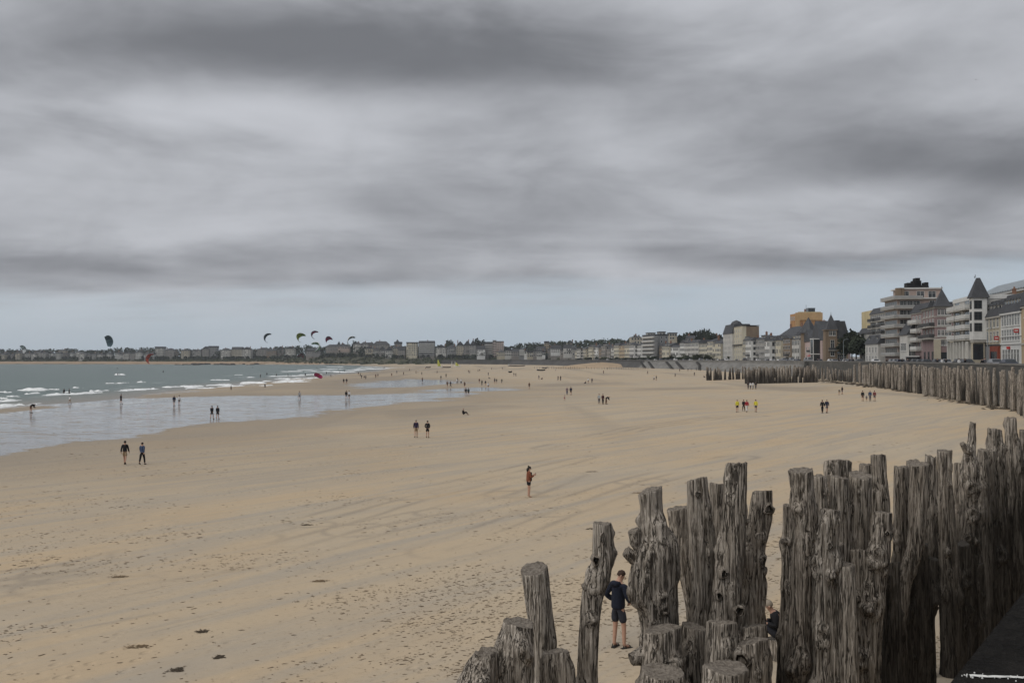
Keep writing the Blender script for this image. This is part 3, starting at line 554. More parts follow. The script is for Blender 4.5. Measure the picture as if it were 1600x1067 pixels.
def wall_rows():
    for r in range(2):                                          # close-set row along the sea wall
        y = 106.0 + r * .9
        while y < 262:
            x = float(xw(y)) - 2.2 - 1.1 * r + random.uniform(-.35, .35); z = float(zs(x, y))
            top = zv(np.interp(800 + F * x / y, [1340, 1600], [567.5, 577]), y) + random.uniform(-.55, .35)
            if random.random() < .10: top -= random.uniform(.3, 1.3)
            far_pile((x, y, z - .1), top - z, 'grey pile in the close-set row along the sea wall', 'piles along the sea wall', .035, 1.15)
            y += random.uniform(1.25, 1.65) if r == 0 else random.uniform(3.6, 5.4)
    y = 266.0
    while y < 345:                                               # the same row behind the groynes
        x = float(xw(y)) - 2.5 + random.uniform(-.4, .4); z = float(zs(x, y))
        far_pile((x, y, z - .1), random.uniform(3.2, 4.2), 'pile of the wall row standing behind the two groynes', 'wall piles behind the groynes', .05)
        y += random.uniform(2.2, 3.4)
    for (a, b, n, h0, h1, lab, grp) in (((1106, 594.4), (1262, 588.5), 42, 4.4, 4.0, 'pile of the far groyne running out from the sea wall', 'piles of the far groyne'),
                                  ((1167, 599.6), (1275, 597.4), 48, 4.6, 5.0, 'pile of the near groyne running out from the sea wall', 'piles of the near groyne')):
        p, q = gp(*a), gp(*b)
        for i in range(n):
            f = (max(0, i + random.uniform(-.3, .3)) / (n - 1)) ** 1.25; r = p.lerp(q, f); r.y += random.choice((-.7, .0, .7)) + random.uniform(-.3, .3); r.z = float(zs(r.x, r.y)) - .1
            far_pile(r, h0 + (h1 - h0) * f + random.uniform(-.9, .35), lab, grp, .06, 1.35)
    for u in np.linspace(1262, 1350, 18):                        # stragglers between groynes and wall
        r = gp(u + random.uniform(-2, 2), 595.5 - abs(u - 1300) * .02 + random.uniform(-1.5, 1)); far_pile(r, random.uniform(2.0, 3.4), 'short leaning pile in the gap between the near groyne and the sea wall', 'short piles in the gap by the wall', .14, .9)
    mb = MB()                                                    # very far rows of low posts on the upper beach: too small to tell apart
    for v, u0, u1 in ((576.2, 835, 1015), (573.4, 880, 1030)):
        u = u0
        while u < u1:
            p = gp(u, v + (u - 900) * .006 + random.uniform(-.25, .25)); h = random.uniform(1.0, 1.9)
            mb.cone((p.x, p.y), .22, .16, p.z - .1, p.z + h, 5); u += random.uniform(3.0, 4.6)
    tag(mb.build('low_beach_posts', M_WOODF), 'rows of low wooden posts on the upper beach before the far mound', 'posts', kind='stuff')
wall_rows()
# ------------------------------------------------------------------ sea wall, promenade, town ground
M_CONC = pm('wall_concrete', (.17, .165, .155), .9, .3, .25, .3, stretch=(1, .4, 2))
M_CONCL = pm('pale_coping', (.17, .165, .155), .85, .2, .8)
M_ROAD = pm('asphalt', (.055, .055, .058), .9, .2, .6)
M_PAVE = pm('promenade_paving', (.20, .19, .175), .85, .2, .5)
M_COPE = pm('dark_granite_coping', (.015, .0135, .012), .9, .5, 9.0, .8, spec=.08)
def wall_strip(name, prof, ys, mat, parent=None, mats=None):
    """sweep a profile (offset towards the sea, z) along the wall line"""
    V = []
    for y in ys:
        e = 2.0; tx = float(xw(y + e) - xw(y - e)); ty = 2 * e; l = math.hypot(tx, ty); nx, ny = -ty / l, tx / l
        for (o, z) in prof(y) if callable(prof) else prof: V.append((float(xw(y)) + nx * o, y + ny * o, z))
    npf = len(prof(ys[0]) if callable(prof) else prof)
    me = grid_mesh(name, np.array(V), len(ys), npf, mat, smooth=False); return link(bpy.data.objects.new(name, me), parent)
def build_wall():
    ys = np.concatenate([np.arange(6, 260, 6), np.arange(260, 1150, 8)])
    root = empty('sea_wall', (float(xw(118)), 118, 0), label='long grey concrete sea wall between the beach and the promenade', cat='wall')
    inv = Matrix.Translation((-float(xw(118)), -118, 0))
    slope = lambda y: float(np.interp(y, [330, 380], [.3, 5.5]))
    pf = lambda y: [(slope(y) + .3, -1.5), (slope(y), .4), (.25, PROM_Z - .35), (.25, PAR_Z - .25)]
    w = wall_strip('wall_face', pf, ys[ys < 349], pm('stained_wall_stone', (.085, .083, .077), .9, .35, .3, .3, stretch=(1, 1, 2)), root); w.matrix_parent_inverse = inv
    w = wall_strip('sloping_face', pf, ys[(ys > 339) & (ys < 717)], M_CONC, root); w.matrix_parent_inverse = inv; tag(w, 'sloping pale concrete stretch of the sea wall')
    w = wall_strip('old_wall_face', pf, ys[ys > 708], pm('dark_quay_stone', (.062, .060, .058), .9, .3, .1), root); w.matrix_parent_inverse = inv; tag(w, 'darker old stone end of the sea wall')
    p = wall_strip('parapet', [(.32, PAR_Z - .25), (.32, PAR_Z), (-.25, PAR_Z), (-.25, PROM_Z)], ys, M_CONCL, root); p.matrix_parent_inverse = inv
    for u in (1005, 1020, 1052, 1068, 1098):                     # dark stairways that slant down the sloping face
        d = float(np.interp(u, [1000, 1105], [700, 560])); mb = MB(); y0 = d
        for k in range(12):
            f = k / 11; y = y0 + 30 * f; o = .4 + 5.3 * (1 - f); x = float(xw(y)) - o; z = .6 + (PROM_Z - 1.0) * f
            mb.box(x - 1.0, x + .6, y, y + 3.0, z - .8, z + .35)
        s = mb.build('stairway', pm('stair_stone', (.075, .072, .068), .9), root); s.matrix_parent_inverse = inv
    # promenade and town ground behind the wall
    yl = np.concatenate([np.arange(6, 700, 10), np.arange(700, 1160, 10)])
    V = []
    for y in yl:
        for o in (.2, 5, 14, 60, 300, 900): V.append((float(xw(y)) + o, y, PROM_Z + (0.0 if o < 10 else -.08 if o < 40 else np.interp(y, [200, 700], [0, 4]) * (o > 100))))
    tag(link(bpy.data.objects.new('promenade', grid_mesh('promenade', np.array(V), len(yl), 6, M_PAVE, smooth=False))), 'paved promenade and town ground', 'promenade', kind='structure')
    V = [(float(xw(y)) + o, y, PROM_Z + .012) for y in yl for o in (6.0, 13.0)]
    tag(link(bpy.data.objects.new('road', grid_mesh('road', np.array(V), len(yl), 2, M_ROAD, smooth=False))), 'seafront road', 'road', kind='structure')
    # the viewer's end of the wall: its dark stone coping
    root = empty('wall_coping', (1.6, 2.0, PROM_Z - 6.0), label='black stone coping of the wall beside the piles with a white streak', cat='coping')
    P = [(-3.05, -4.1), (.78, 1.76), (1.26, 2.42), (16.0, 22.6), (16.8, 22.0), (2.0, 2.0), (1.52, 1.35), (-2.2, -4.6)]
    bm = bmesh.new(); vs = [bm.verts.new((x - 1.6, y - 2.0, z - PROM_Z + 6.0)) for z in (PAR_Z - .22, PAR_Z) for x, y in P]
    n = len(P); bm.faces.new(vs[n:]); bm.faces.new(vs[:n][::-1])
    for i in range(n): bm.faces.new((vs[i], vs[(i + 1) % n], vs[n + (i + 1) % n], vs[n + i]))
    bmesh.ops.recalc_face_normals(bm, faces=bm.faces[:]); bmesh.ops.bevel(bm, geom=bm.edges[:], offset=.012, segments=2, affect='EDGES')
    me = bpy.data.meshes.new('coping_slab'); bm.to_mesh(me); bm.free(); me.materials.append(M_COPE); link(bpy.data.objects.new('coping_slab', me), root)
    mb = MB(); Q = [(-2.9, -4.2), (.90, 1.68), (1.38, 2.36), (16.1, 22.5), (16.6, 22.1), (1.9, 2.0), (1.44, 1.35), (-2.3, -4.6)]
    mb.prism([(x - 1.6, y - 2.0) for x, y in Q], 0, PAR_Z - .222 - PROM_Z + 6.0); mb.build('wall_body', M_COPE, root)
    mb = MB()                                                   # white droppings streak on the coping
    a, b = Vector((.865, 1.83, 0)), Vector((1.06, 1.80, 0))
    zt_ = PAR_Z - PROM_Z + 6.0; vs = []; nn = 26
    for i in range(nn):
        f = i / (nn - 1); p = a.lerp(b, f); w_ = .0045 * (1 - .6 * f) * random.uniform(.35, 1.5); sw = random.gauss(0, .0015)
        vs += [(p.x - 1.6, p.y - 2.0 + sw - w_, zt_ + .002), (p.x - 1.6, p.y - 2.0 + sw, zt_ + .0045), (p.x - 1.6, p.y - 2.0 + sw + w_, zt_ + .002)]
    mb.add(vs, [(i * 3 + q, i * 3 + q + 1, i * 3 + 4 + q, i * 3 + 3 + q) for i in range(nn - 1) for q in range(2)])
    for i in range(40):
        f = random.random() ** 2; p = a.lerp(b, f); rr = random.uniform(.0006, .0018); p += Vector((random.gauss(0, .01), random.gauss(0, .007), 0)); mb.cone((p.x - 1.6, p.y - 2.0), rr * 1.5, rr, zt_ - .004, zt_ + .002, 6)
    mb.build('white_streak', pm('bird_lime', (.62, .62, .60), .8, .2, 30), root)
build_wall()
# ------------------------------------------------------------------ far shore: bay, bank and hill
SHORE_U = np.array([-900, -300, -100, 100, 250, 400, 440, 500, 560, 640, 700, 800, 900, 960, 1000, 1060, 1200, 1500])
SHORE_D = np.array([2100, 1800, 1660, 1570, 1545, 1500, 1480, 1390, 1310, 1300, 1290, 1190, 1040, 900, 800, 760, 760, 800])
HILL_U = np.array([-900, 0, 200, 400, 480, 560, 640, 720, 800, 900, 960, 1040, 1140, 1500])
HILL_Z = np.array([10, 11, 12, 12, 14, 20, 20, 17, 16, 17, 16, 15, 12, 10])
shd = lambda u: np.interp(u, SHORE_U, SHORE_D)
hlz = lambda u: np.interp(u, HILL_U, HILL_Z)
def shore_z(u, o):
    """height at o metres behind the shore edge, along picture column u"""
    beach = np.interp(u, [400, 470, 560], [3.2, 2.5, .2]); bank = np.interp(u, [0, 420, 520, 700, 900, 1000], [4, 5, 9, 6.2, 5.6, 5.6])
    z = np.where(o < 55, -1.3 + (beach + 1.3) * np.clip(o / 55, 0, 1), beach + (bank - beach) * np.clip((o - 55) / 25, 0, 1))
    return z + (hlz(u) - bank) * np.clip((o - 85) / 230, 0, 1) ** .9
def shore_pt(u, o):
    d = float(shd(u)) + o; return Vector(((u - 800) / F * d, d, float(shore_z(np.array(float(u)), np.array(float(o))))))
def bank_material():
    m, t, b = newmat('far_bank')
    pos = nd(t, 'ShaderNodeNewGeometry').outputs['Position']; a = nd(t, 'ShaderNodeAttribute', attribute_name='sandy').outputs['Fac']
    n1 = noise(t, pos, .05, 5, .65); n2 = noise(t, pos, .3, 4, .6)
    c = mixc(t, sstep(t, n1, .35, .65), (.030, .034, .020), (.072, .066, .040)); c = mixc(t, sstep(t, n2, .55, .7), c, (.10, .085, .06))
    c = mixc(t, a, c, mixc(t, n1, (.25, .17, .10), (.33, .24, .16))); t.links.new(c, b.inputs['Base Color']); b.inputs['Roughness'].default_value = .95
    return m
def build_far_shore():
    uu = np.linspace(-600, 1150, 330); oo = np.concatenate([np.linspace(-10, 90, 30), np.linspace(95, 320, 24), [450, 600, 700]])
    O, U = np.meshgrid(oo, uu, indexing='ij'); D = shd(U) + O
    Z = shore_z(U, O) + np.where(O > 60, 2.2 * (fbm(U / 14, O / 14, 5, 3) - .44), .5 * (fbm(U / 9, O / 6, 15, 3) - .44))
    sandy = np.clip((60 - O + 16 * (fbm(U / 8, O / 30, 4, 3) - .44)) / 8, 0, 1) * np.clip((u_sand_hi - U) / 12, 0, 1)
    rock = np.clip((fbm(U / 10, O / 7, 77, 3) - .54) * 12, 0, 1) * np.clip((30 - O) / 20, 0, 1); sandy = sandy * (1 - rock)
    me = grid_mesh('far_shore', np.stack([(U - 800) / F * D, D, Z], -1).reshape(-1, 3), len(oo), len(uu), bank_material(), attrs={'sandy': sandy})
    tag(link(bpy.data.objects.new('far_shore', me)), 'low far shore of the bay with a strip of sand and a scrubby bank', 'shore', kind='structure')
    # dark quay wall at the head of the beach
    mb = MB(); prev = None
    for u in np.linspace(690, 965, 60):
        p = shore_pt(u, 30); q = (p.x, p.y)
        if prev:
            x0, y0 = prev; x1, y1 = q; mb.add([(x0, y0, -1), (x1, y1, -1), (x1, y1 + 2, 6.2), (x0, y0 + 2, 6.2), (x0, y0 + 6, 6.2), (x1, y1 + 6, 6.2)], [(0, 1, 2, 3), (3, 2, 5, 4)])
        prev = q
    tag(mb.build('quay_wall', pm('dark_quay_stone', (.062, .060, .058), .9, .3, .1)), 'dark low quay wall at the far head of the beach', 'wall')
    # sand mound and rocks
    for (u, v, wpx, hpx, col, nm, lab) in ((940, 574.6, 150, 8.5, 'sandm', 'sand_mound', 'broad sand mound piled against the far quay wall'),):
        c = gp(u, v); d = c.y; n = 40; V = []
        for i in range(14):
            rr = i / 13
            for j in range(n):
                a = 2 * math.pi * j / n; hh = (1 - rr ** 1.6) * hpx / F * d * (1 + .25 * (float(fbm(math.cos(a) * 2 + 7, math.sin(a) * 2 + rr, 3)) - .44))
                V.append((c.x + math.cos(a) * rr * wpx / F * d * .5, c.y + 14 + math.sin(a) * rr * 26, c.z - .3 + hh))
        me = grid_mesh(nm, np.array(V), 14, n, pm('mound_sand', (.36, .27, .18), .95, .15, .1), wrap=True); tag(link(bpy.data.objects.new(nm, me)), lab, 'mound', kind='structure')
    mb = MB()
    M_ROCK = pm('tidal_rock', (.030, .026, .023), .9, .35, .3, .5)
    for (u0, u1, v) in ((275, 395, 570.2), (300, 350, 569.5), (370, 470, 569.0), (440, 520, 568.8), (480, 580, 568.2), (520, 640, 567.6), (-20, 70, 568.0), (30, 150, 567.6)):
        for k in range(26):
            u = random.uniform(u0, u1); p = at_sea(u, v + random.uniform(-.4, .3)); r = random.uniform(2, 7); h = random.uniform(.6, 2.2)
            a0 = random.uniform(0, 6); mb.cone((p.x, p.y), r, r * .45, SEA_Z - .5, SEA_Z + h, 7, ph=a0)
    tag(mb.build('tidal_rocks', M_ROCK), 'dark tidal rocks awash off the far shore', 'rocks', kind='stuff')
u_sand_hi = 560
build_far_shore()
# ------------------------------------------------------------------ foliage
M_LEAFD = pm('pine_foliage', (.036, .044, .030), .9, .45, .12, spec=.1)
M_LEAF = pm('shrub_foliage', (.050, .058, .030), .9, .45, .2, spec=.1)
M_BARK = pm('bark', (.07, .055, .042), .9, .3, 3)
def crown_mesh(name, w, h, n, leaf, mat, seed, flat=.8, lobes=7):
    """leaf clumps through the volume of a few uneven lobes"""
    r = random.Random(seed); L = [(r.uniform(-.5, .5) * w * .62, r.uniform(-.5, .5) * w * .62, (.35 + .5 * r.random()) * h, r.uniform(.24, .42) * w) for _ in range(lobes)]
    vs, fs = [], []
    for i in range(n):
        cx, cy, cz, rad = r.choice(L); th = r.uniform(0, 6.28); ph = math.acos(r.uniform(-1, 1)); q = rad * r.uniform(.55, 1.05)
        p = Vector((cx + q * math.sin(ph) * math.cos(th), cy + q * math.sin(ph) * math.sin(th), max(.04 * h, cz + q * math.cos(ph) * flat)))
        a = Vector((r.gauss(0, 1), r.gauss(0, 1), r.gauss(0, .7))).normalized(); b = a.orthogonal().normalized(); s = leaf * r.uniform(.6, 1.4); k = len(vs)
        vs += [p + a * s, p + b * s * .7, p - a * s, p - b * s * .7 + Vector((0, 0, s * .3))]; fs += [(k, k + 1, k + 2, k + 3)]
    mb = MB(); mb.add(vs, fs); return mb.mesh(name, mat)
CROWNS = [crown_mesh('crown', 10, 8, 620, .75, M_LEAFD, 50 + k, .62, 8) for k in range(5)] + [crown_mesh('crown', 10, 9, 620, .7, M_LEAF, 80 + k, .8, 8) for k in range(3)]
TRUNK = MB().tube([(0, 0, -1), (.1, 0, 2.5), (0, .15, 5)], [.42, .32, .2], 7).mesh('trunk', M_BARK)
def tree(p, w, h, lab, grp, kind=None, name='pine_tree', trunk=2.0, cat='tree'):
    o = empty(name, p, random.uniform(0, 6.28), label=lab, cat=cat, group=grp)
    c = link(bpy.data.objects.new('crown', CROWNS[kind if kind is not None else random.randrange(5)]), o); c.scale = (w / 10, w / 10, (h - trunk) / 8.5); c.location.z = trunk
    tr = link(bpy.data.objects.new('trunk', TRUNK), o); tr.scale = (w / 12, w / 12, (trunk + h * .35) / 5)
    return o
def woods():
    # the dark line of woods along the skyline reads as one mass: lumpy crowns in one object per stretch
    vs, fs = [], []; r = random.Random(4)
    for u in np.arange(-420, 1140, 2.1):
        for row in range(3):
            if r.random() < .35: continue
            uu = u + r.uniform(-2, 2); o = (r.uniform(120, 330) if row else r.uniform(88, 120)) if uu < 900 else r.uniform(90, 330)
            p = shore_pt(uu, o); d = p.y
            top = np.interp(uu, [-400, 0, 30, 100, 150, 200, 300, 340, 380, 440, 480, 540, 600, 700, 780, 800, 850, 900, 960, 1000, 1060, 1110, 1140], [546, 545, 546, 545, 547, 543, 546, 547, 546, 542, 540, 541, 542, 540, 541, 539, 534, 533, 530, 530, 527, 525, 530]) + 3.0 * (float(fbm(uu / 16.0, row, 5, 3)) - .44) * 2
            hz = (EYE + (VH - top) * d / F) - p.z
            if row == 0: hz *= .35
            hz = max(2.5, min(hz * r.uniform(.84, 1.06), 24)); w = r.uniform(6, 13) * (1 if row else .7)
            for i in range(46):
                th = r.uniform(0, 6.28); ph = math.acos(r.uniform(-.6, 1)); q = r.uniform(.7, 1.02)
                c = p + Vector((w * .55 * q * math.sin(ph) * math.cos(th), w * .55 * q * math.sin(ph) * math.sin(th), hz * (.5 + .5 * q * math.cos(ph))))
                a = Vector((r.gauss(0, 1), r.gauss(0, 1), r.gauss(0, .7))).normalized(); b = a.orthogonal().normalized(); s = r.uniform(.8, 1.9); k = len(vs)
                vs += [c + a * s, c + b * s * .8, c - a * s, c - b * s * .8 + Vector((0, 0, s * .4))]; fs += [(k, k + 1, k + 2, k + 3)]
    mb = MB(); mb.add(vs, fs); tag(mb.build('far_woods', M_LEAFD), 'dark wood of pines along the skyline beyond the bay', 'woods', kind='stuff')
    vs, fs = [], []
    for i in range(1500):                                          # scrub on the bank
        uu = r.uniform(-400, 900); o = r.uniform(58, 110) if uu < 430 else r.uniform(34, 92); 
        if 690 < uu: o = r.uniform(45, 100)
        p = shore_pt(uu, o); w = r.uniform(3, 7)
        for k2 in range(14):
            th = r.uniform(0, 6.28); ph = math.acos(r.uniform(-.2, 1)); c = p + Vector((w * .5 * math.sin(ph) * math.cos(th), w * .5 * math.sin(ph) * math.sin(th), w * .42 * math.cos(ph)))
            a = Vector((r.gauss(0, 1), r.gauss(0, 1), r.gauss(0, .6))).normalized(); b = a.orthogonal().normalized(); s = r.uniform(.6, 1.5); k = len(vs)
            vs += [c + a * s, c + b * s * .8, c - a * s, c - b * s * .8]; fs += [(k, k + 1, k + 2, k + 3)]
    mb = MB(); mb.add(vs, fs); tag(mb.build('bank_scrub', M_LEAF), 'low dark scrub covering the far bank', 'scrub', kind='stuff')
woods()
# ------------------------------------------------------------------ buildings
WALLC = {'white': (.60, .60, .58), 'cream': (.50, .46, .36), 'beige': (.40, .36, .28), 'grey': (.30, .29, .27), 'granite': (.24, .22, .20), 'brown': (.20, .15, .105), 'mauve': (.26, .19, .185),
         'pink': (.46, .36, .34), 'tan': (.40, .31, .20), 'brick': (.30, .20, .155), 'rosy': (.40, .32, .28), 'orange': (.40, .22, .10), 'ochre': (.47, .31, .16), 'yellow': (.50, .42, .25), 'dark': (.10, .10, .10), 'pale': (.48, .47, .44), 'slategrey': (.22, .22, .22)}
def wallm(c): return pm('render_' + c, WALLC[c], .88, .16, .35, .25, stretch=(1, 1, .5))
M_SLATE = pm('slate_roof', (.045, .047, .052), .6, .3, .5, .3, spec=.35)
M_ZINC = pm('zinc_roof', (.22, .25, .27), .45, .15, .5)
M_GLASS = pm('window_glass', (.022, .026, .030), .12, .3, .3, spec=.6)
M_FRAME = pm('window_frame_white', (.58, .58, .56), .7, .1, 2)
M_DFRAME = pm('window_frame_dark', (.06, .06, .06), .6, .1, 2)
M_RAIL = pm('balcony_panel', (.50, .50, .48), .7, .12, 1)
M_RAILG = pm('grey_balcony_panel', (.33, .33, .32), .6, .12, 1)
M_RAILD = pm('iron_railing', (.05, .05, .05), .6, .1, 1)
M_TRIM = pm('stone_trim', (.42, .40, .36), .85, .15, 1)
M_RED = pm('red_paint', (.42, .03, .025), .5, .1, 2)
M_BRICKC = pm('chimney_brick', (.22, .12, .08), .9, .2, 2)
WINS = {}
def win_mesh(w, h, dark=False, sill=True, bars=1):
    k = (round(w, 2), round(h, 2), dark, sill, bars)
    if k in WINS: return WINS[k]
    mb = MB(); f = .09; x0, x1 = -w / 2, w / 2                        # faces +y, centred in x, from z=0
    for a, b, c, d in ((x0 - f, x0, -f, h + f), (x1, x1 + f, -f, h + f), (x0, x1, h, h + f), (x0, x1, -f, 0)): mb.box(a, b, -.02, .075, c, d, 0)
    for q in range(bars): xm = x0 + w * (q + 1) / (bars + 1); mb.box(xm - .035, xm + .035, .016, .055, 0, h, 0)
    mb.box(x0, x1, .016, .05, h * .68, h * .68 + .06, 0)
    if sill: mb.box(x0 - .18, x1 + .18, -.02, .17, -.22, -f - .002, 0)
    pane = MB().box(x0, x1, -.02, .015, 0, h)
    WINS[k] = mb.mesh('window', [M_DFRAME if dark else M_FRAME]); WINS[WINS[k].name] = pane.mesh('pane', M_GLASS); return WINS[k]
def add_pane(o): return link(bpy.data.objects.new('pane', WINS[o.data.name]), o)
class Bld:
    """local frame: x along the front from the near corner, +y out of the front, building fills y in [-D, 0]"""
    def __init__(s, name, label, P, ang, L, D, cat='building', grp=None):
        s.o = empty(name, P, ang, label=label, cat=cat, group=grp); s.L, s.D = L, D; s.stuff = MB()
    def part(s, name, mb, mat, smooth=False): return mb.build(name, mat, s.o, smooth)
    def wall(s, h, col, x0=0., x1=None, y0=None, y1=0., z0=-1.5, name='wall'):
        return s.part(name, MB().box(x0, s.L if x1 is None else x1, -s.D if y0 is None else y0, y1, z0, h), wallm(col))
    def roof(s, kind, z0, z1, x0=None, x1=None, y0=None, y1=None, mat=None, over=.35, axis='x', name='roof', inset=None):
        x0 = -over if x0 is None else x0; x1 = s.L + over if x1 is None else x1; y0 = -s.D - over if y0 is None else y0; y1 = over if y1 is None else y1
        b = [(x0, y0, z0), (x1, y0, z0), (x1, y1, z0), (x0, y1, z0)]; xm, ym = (x0 + x1) / 2, (y0 + y1) / 2; mb = MB()
        if kind == 'flat': mb.box(x0, x1, y0, y1, z0, z1)
        elif kind == 'pyr': mb.add(b + [(xm, ym, z1)], [(3, 2, 1, 0), (0, 1, 4), (1, 2, 4), (2, 3, 4), (3, 0, 4)])
        elif kind == 'gable':
            r = [(x0, ym, z1), (x1, ym, z1)] if axis == 'x' else [(xm, y0, z1), (xm, y1, z1)]
            mb.add(b + r, [(3, 2, 1, 0), (0, 1, 5, 4), (2, 3, 4, 5), (0, 4, 3), (1, 2, 5)] if axis == 'x' else [(3, 2, 1, 0), (0, 4, 5, 3), (1, 2, 5, 4), (0, 1, 4), (2, 3, 5)])
        elif kind == 'hip':
            k = min(x1 - x0, y1 - y0) * .48
            r = [(x0 + k, ym, z1), (x1 - k, ym, z1)] if (x1 - x0) > (y1 - y0) else [(xm, y0 + k, z1), (xm, y1 - k, z1)]
            mb.add(b + r, [(3, 2, 1, 0), (0, 1, 5, 4), (2, 3, 4, 5), (0, 4, 3), (1, 2, 5)] if (x1 - x0) > (y1 - y0) else [(3, 2, 1, 0), (0, 4, 5, 3), (1, 2, 5, 4), (0, 1, 4), (2, 3, 5)])
        elif kind == 'mansard':
            k = inset or 1.3; mb.add(b + [(x0 + k * .3, y0 + k, z1), (x1 - k * .3, y0 + k, z1), (x1 - k * .3, y1 - k, z1), (x0 + k * .3, y1 - k, z1)], [(3, 2, 1, 0), (4, 5, 6, 7), (0, 1, 5, 4), (1, 2, 6, 5), (2, 3, 7, 6), (3, 0, 4, 7)])
        s.rf = s.part(name, mb, mat or M_SLATE); return s.rf
    def win(s, face, a, z, w, h, **k):
        o = link(bpy.data.objects.new('window', win_mesh(w, h, **k)), s.o)
        add_pane(o)
        if face == 'f': o.location = (a, 0, z)
        else: o.location = (0, -a, z); o.rotation_euler = (0, 0, math.pi / 2)     # near side, faces -x
        return o
    def wins(s, face, n, a0, a1, z, w, h, **k):
        for i in range(n): s.win(face, a0 + (a1 - a0) * (i + .5) / n, z, w, h, **k)
    def balcony(s, x0, x1, z, depth=1.2, mat=None, h=1.0, y0=0.0, wrap=0.0, slab=None):
        mb = MB().box(x0, x1, y0, y0 + depth, z - .22, z, 0).box(x0, x1, y0 + depth - .08, y0 + depth, z + .12, z + h, 1)
        mb.box(x0, x0 + .08, y0, y0 + depth - .08, z + .12, z + h, 1).box(x1 - .08, x1, y0, y0 + depth - .08, z + .12, z + h, 1)
        if wrap: mb.box(x0 - depth, x0 - .01, -wrap, y0 + depth, z - .22, z, 0).box(x0 - depth, x0 - depth + .08, -wrap, y0 + depth, z + .12, z + h, 1).box(x0 - depth + .08, x0 - .01, y0 + depth - .08, y0 + depth, z + .12, z + h, 1)
        return s.part('balcony', mb, [slab or M_TRIM, mat or M_RAIL])
    def band(s, z, h=.3, out=.18, x0=0., x1=None, mat=None, side=True):
        x1 = s.L if x1 is None else x1; mb = MB().box(x0 - (out if side else 0), x1, 0.004, out, z, z + h)
        if side: mb.box(x0 - out, x0 - .004, -s.D, 0.004, z, z + h)
        return s.part('cornice', mb, mat or M_TRIM)
    def chimney(s, x, y, z0, z1, w=.9, d=.6, mat=None):
        mb = MB().box(x - w / 2, x + w / 2, y - d / 2, y + d / 2, z0, z1, 0).box(x - w / 2 - .08, x + w / 2 + .08, y - d / 2 - .08, y + d / 2 + .08, z1, z1 + .18, 0)
        for q in (-.25, .25): mb.cone((x + q * w, y), .13, .11, z1 + .18, z1 + .6, 6, 1)
        return mb.build('chimney', [mat or M_BRICKC, M_BRICKC], getattr(s, 'rf', s.o))
    def dormer(s, x, y, z, w=1.3, h=1.7, dep=1.6):
        mb = MB().box(x - w / 2, x + w / 2, y - dep, y, z, z + h, 0).add([(x - w / 2 - .15, y - dep, z + h), (x + w / 2 + .15, y - dep, z + h), (x + w / 2 + .15, y + .15, z + h), (x - w / 2 - .15, y + .15, z + h), (x, y - dep, z + h + .6), (x, y + .15, z + h + .6)],
                   [(0, 4, 5, 3), (1, 2, 5, 4), (2, 3, 5), (0, 1, 4), (3, 2, 1, 0)], 1).box(x - w / 2 + .2, x + w / 2 - .2, y + .003, y + .04, z + .25, z + h - .15, 2)
        return mb.build('dormer', [M_TRIM, M_SLATE, M_GLASS], getattr(s, 'rf', s.o))
def solve_d(u, sb):
    lo, hi = 90.0, 1080.0
    for _ in range(50):
        m = (lo + hi) / 2
        if 800 + F * (float(xw(m)) + sb) / m > u: lo = m
        else: hi = m
    return lo
def front(uC, uL, sb):
    """front line between two picture columns, sb metres behind the wall line"""
    d1, d2 = solve_d(uC, sb), solve_d(uL, sb); P1 = Vector((float(xw(d1)) + sb, d1, PROM_Z)); P2 = Vector((float(xw(d2)) + sb, d2, PROM_Z)); v = P2 - P1
    return P1, math.atan2(v.y, v.x), v.length, d1
zr = lambda v, d: zv(v, d) - PROM_Z              # height above the promenade of picture row v at depth d
SIGN_N = [0]
def red_sign(b, x, z):
    """red sign board with a white bar, hung out from the front"""
    mb = MB().box(x - .05, x + .05, .1, .95, z, z + .75, 0).box(x - .065, x - .051, .22, .83, z + .27, z + .48, 1).box(x + .051, x + .065, .22, .83, z + .27, z + .48, 1)
    mb.box(x - .03, x + .03, .0, .1, z + .3, z + .4, 0); return b.part('hanging_sign', mb, [M_RED, M_FRAME])
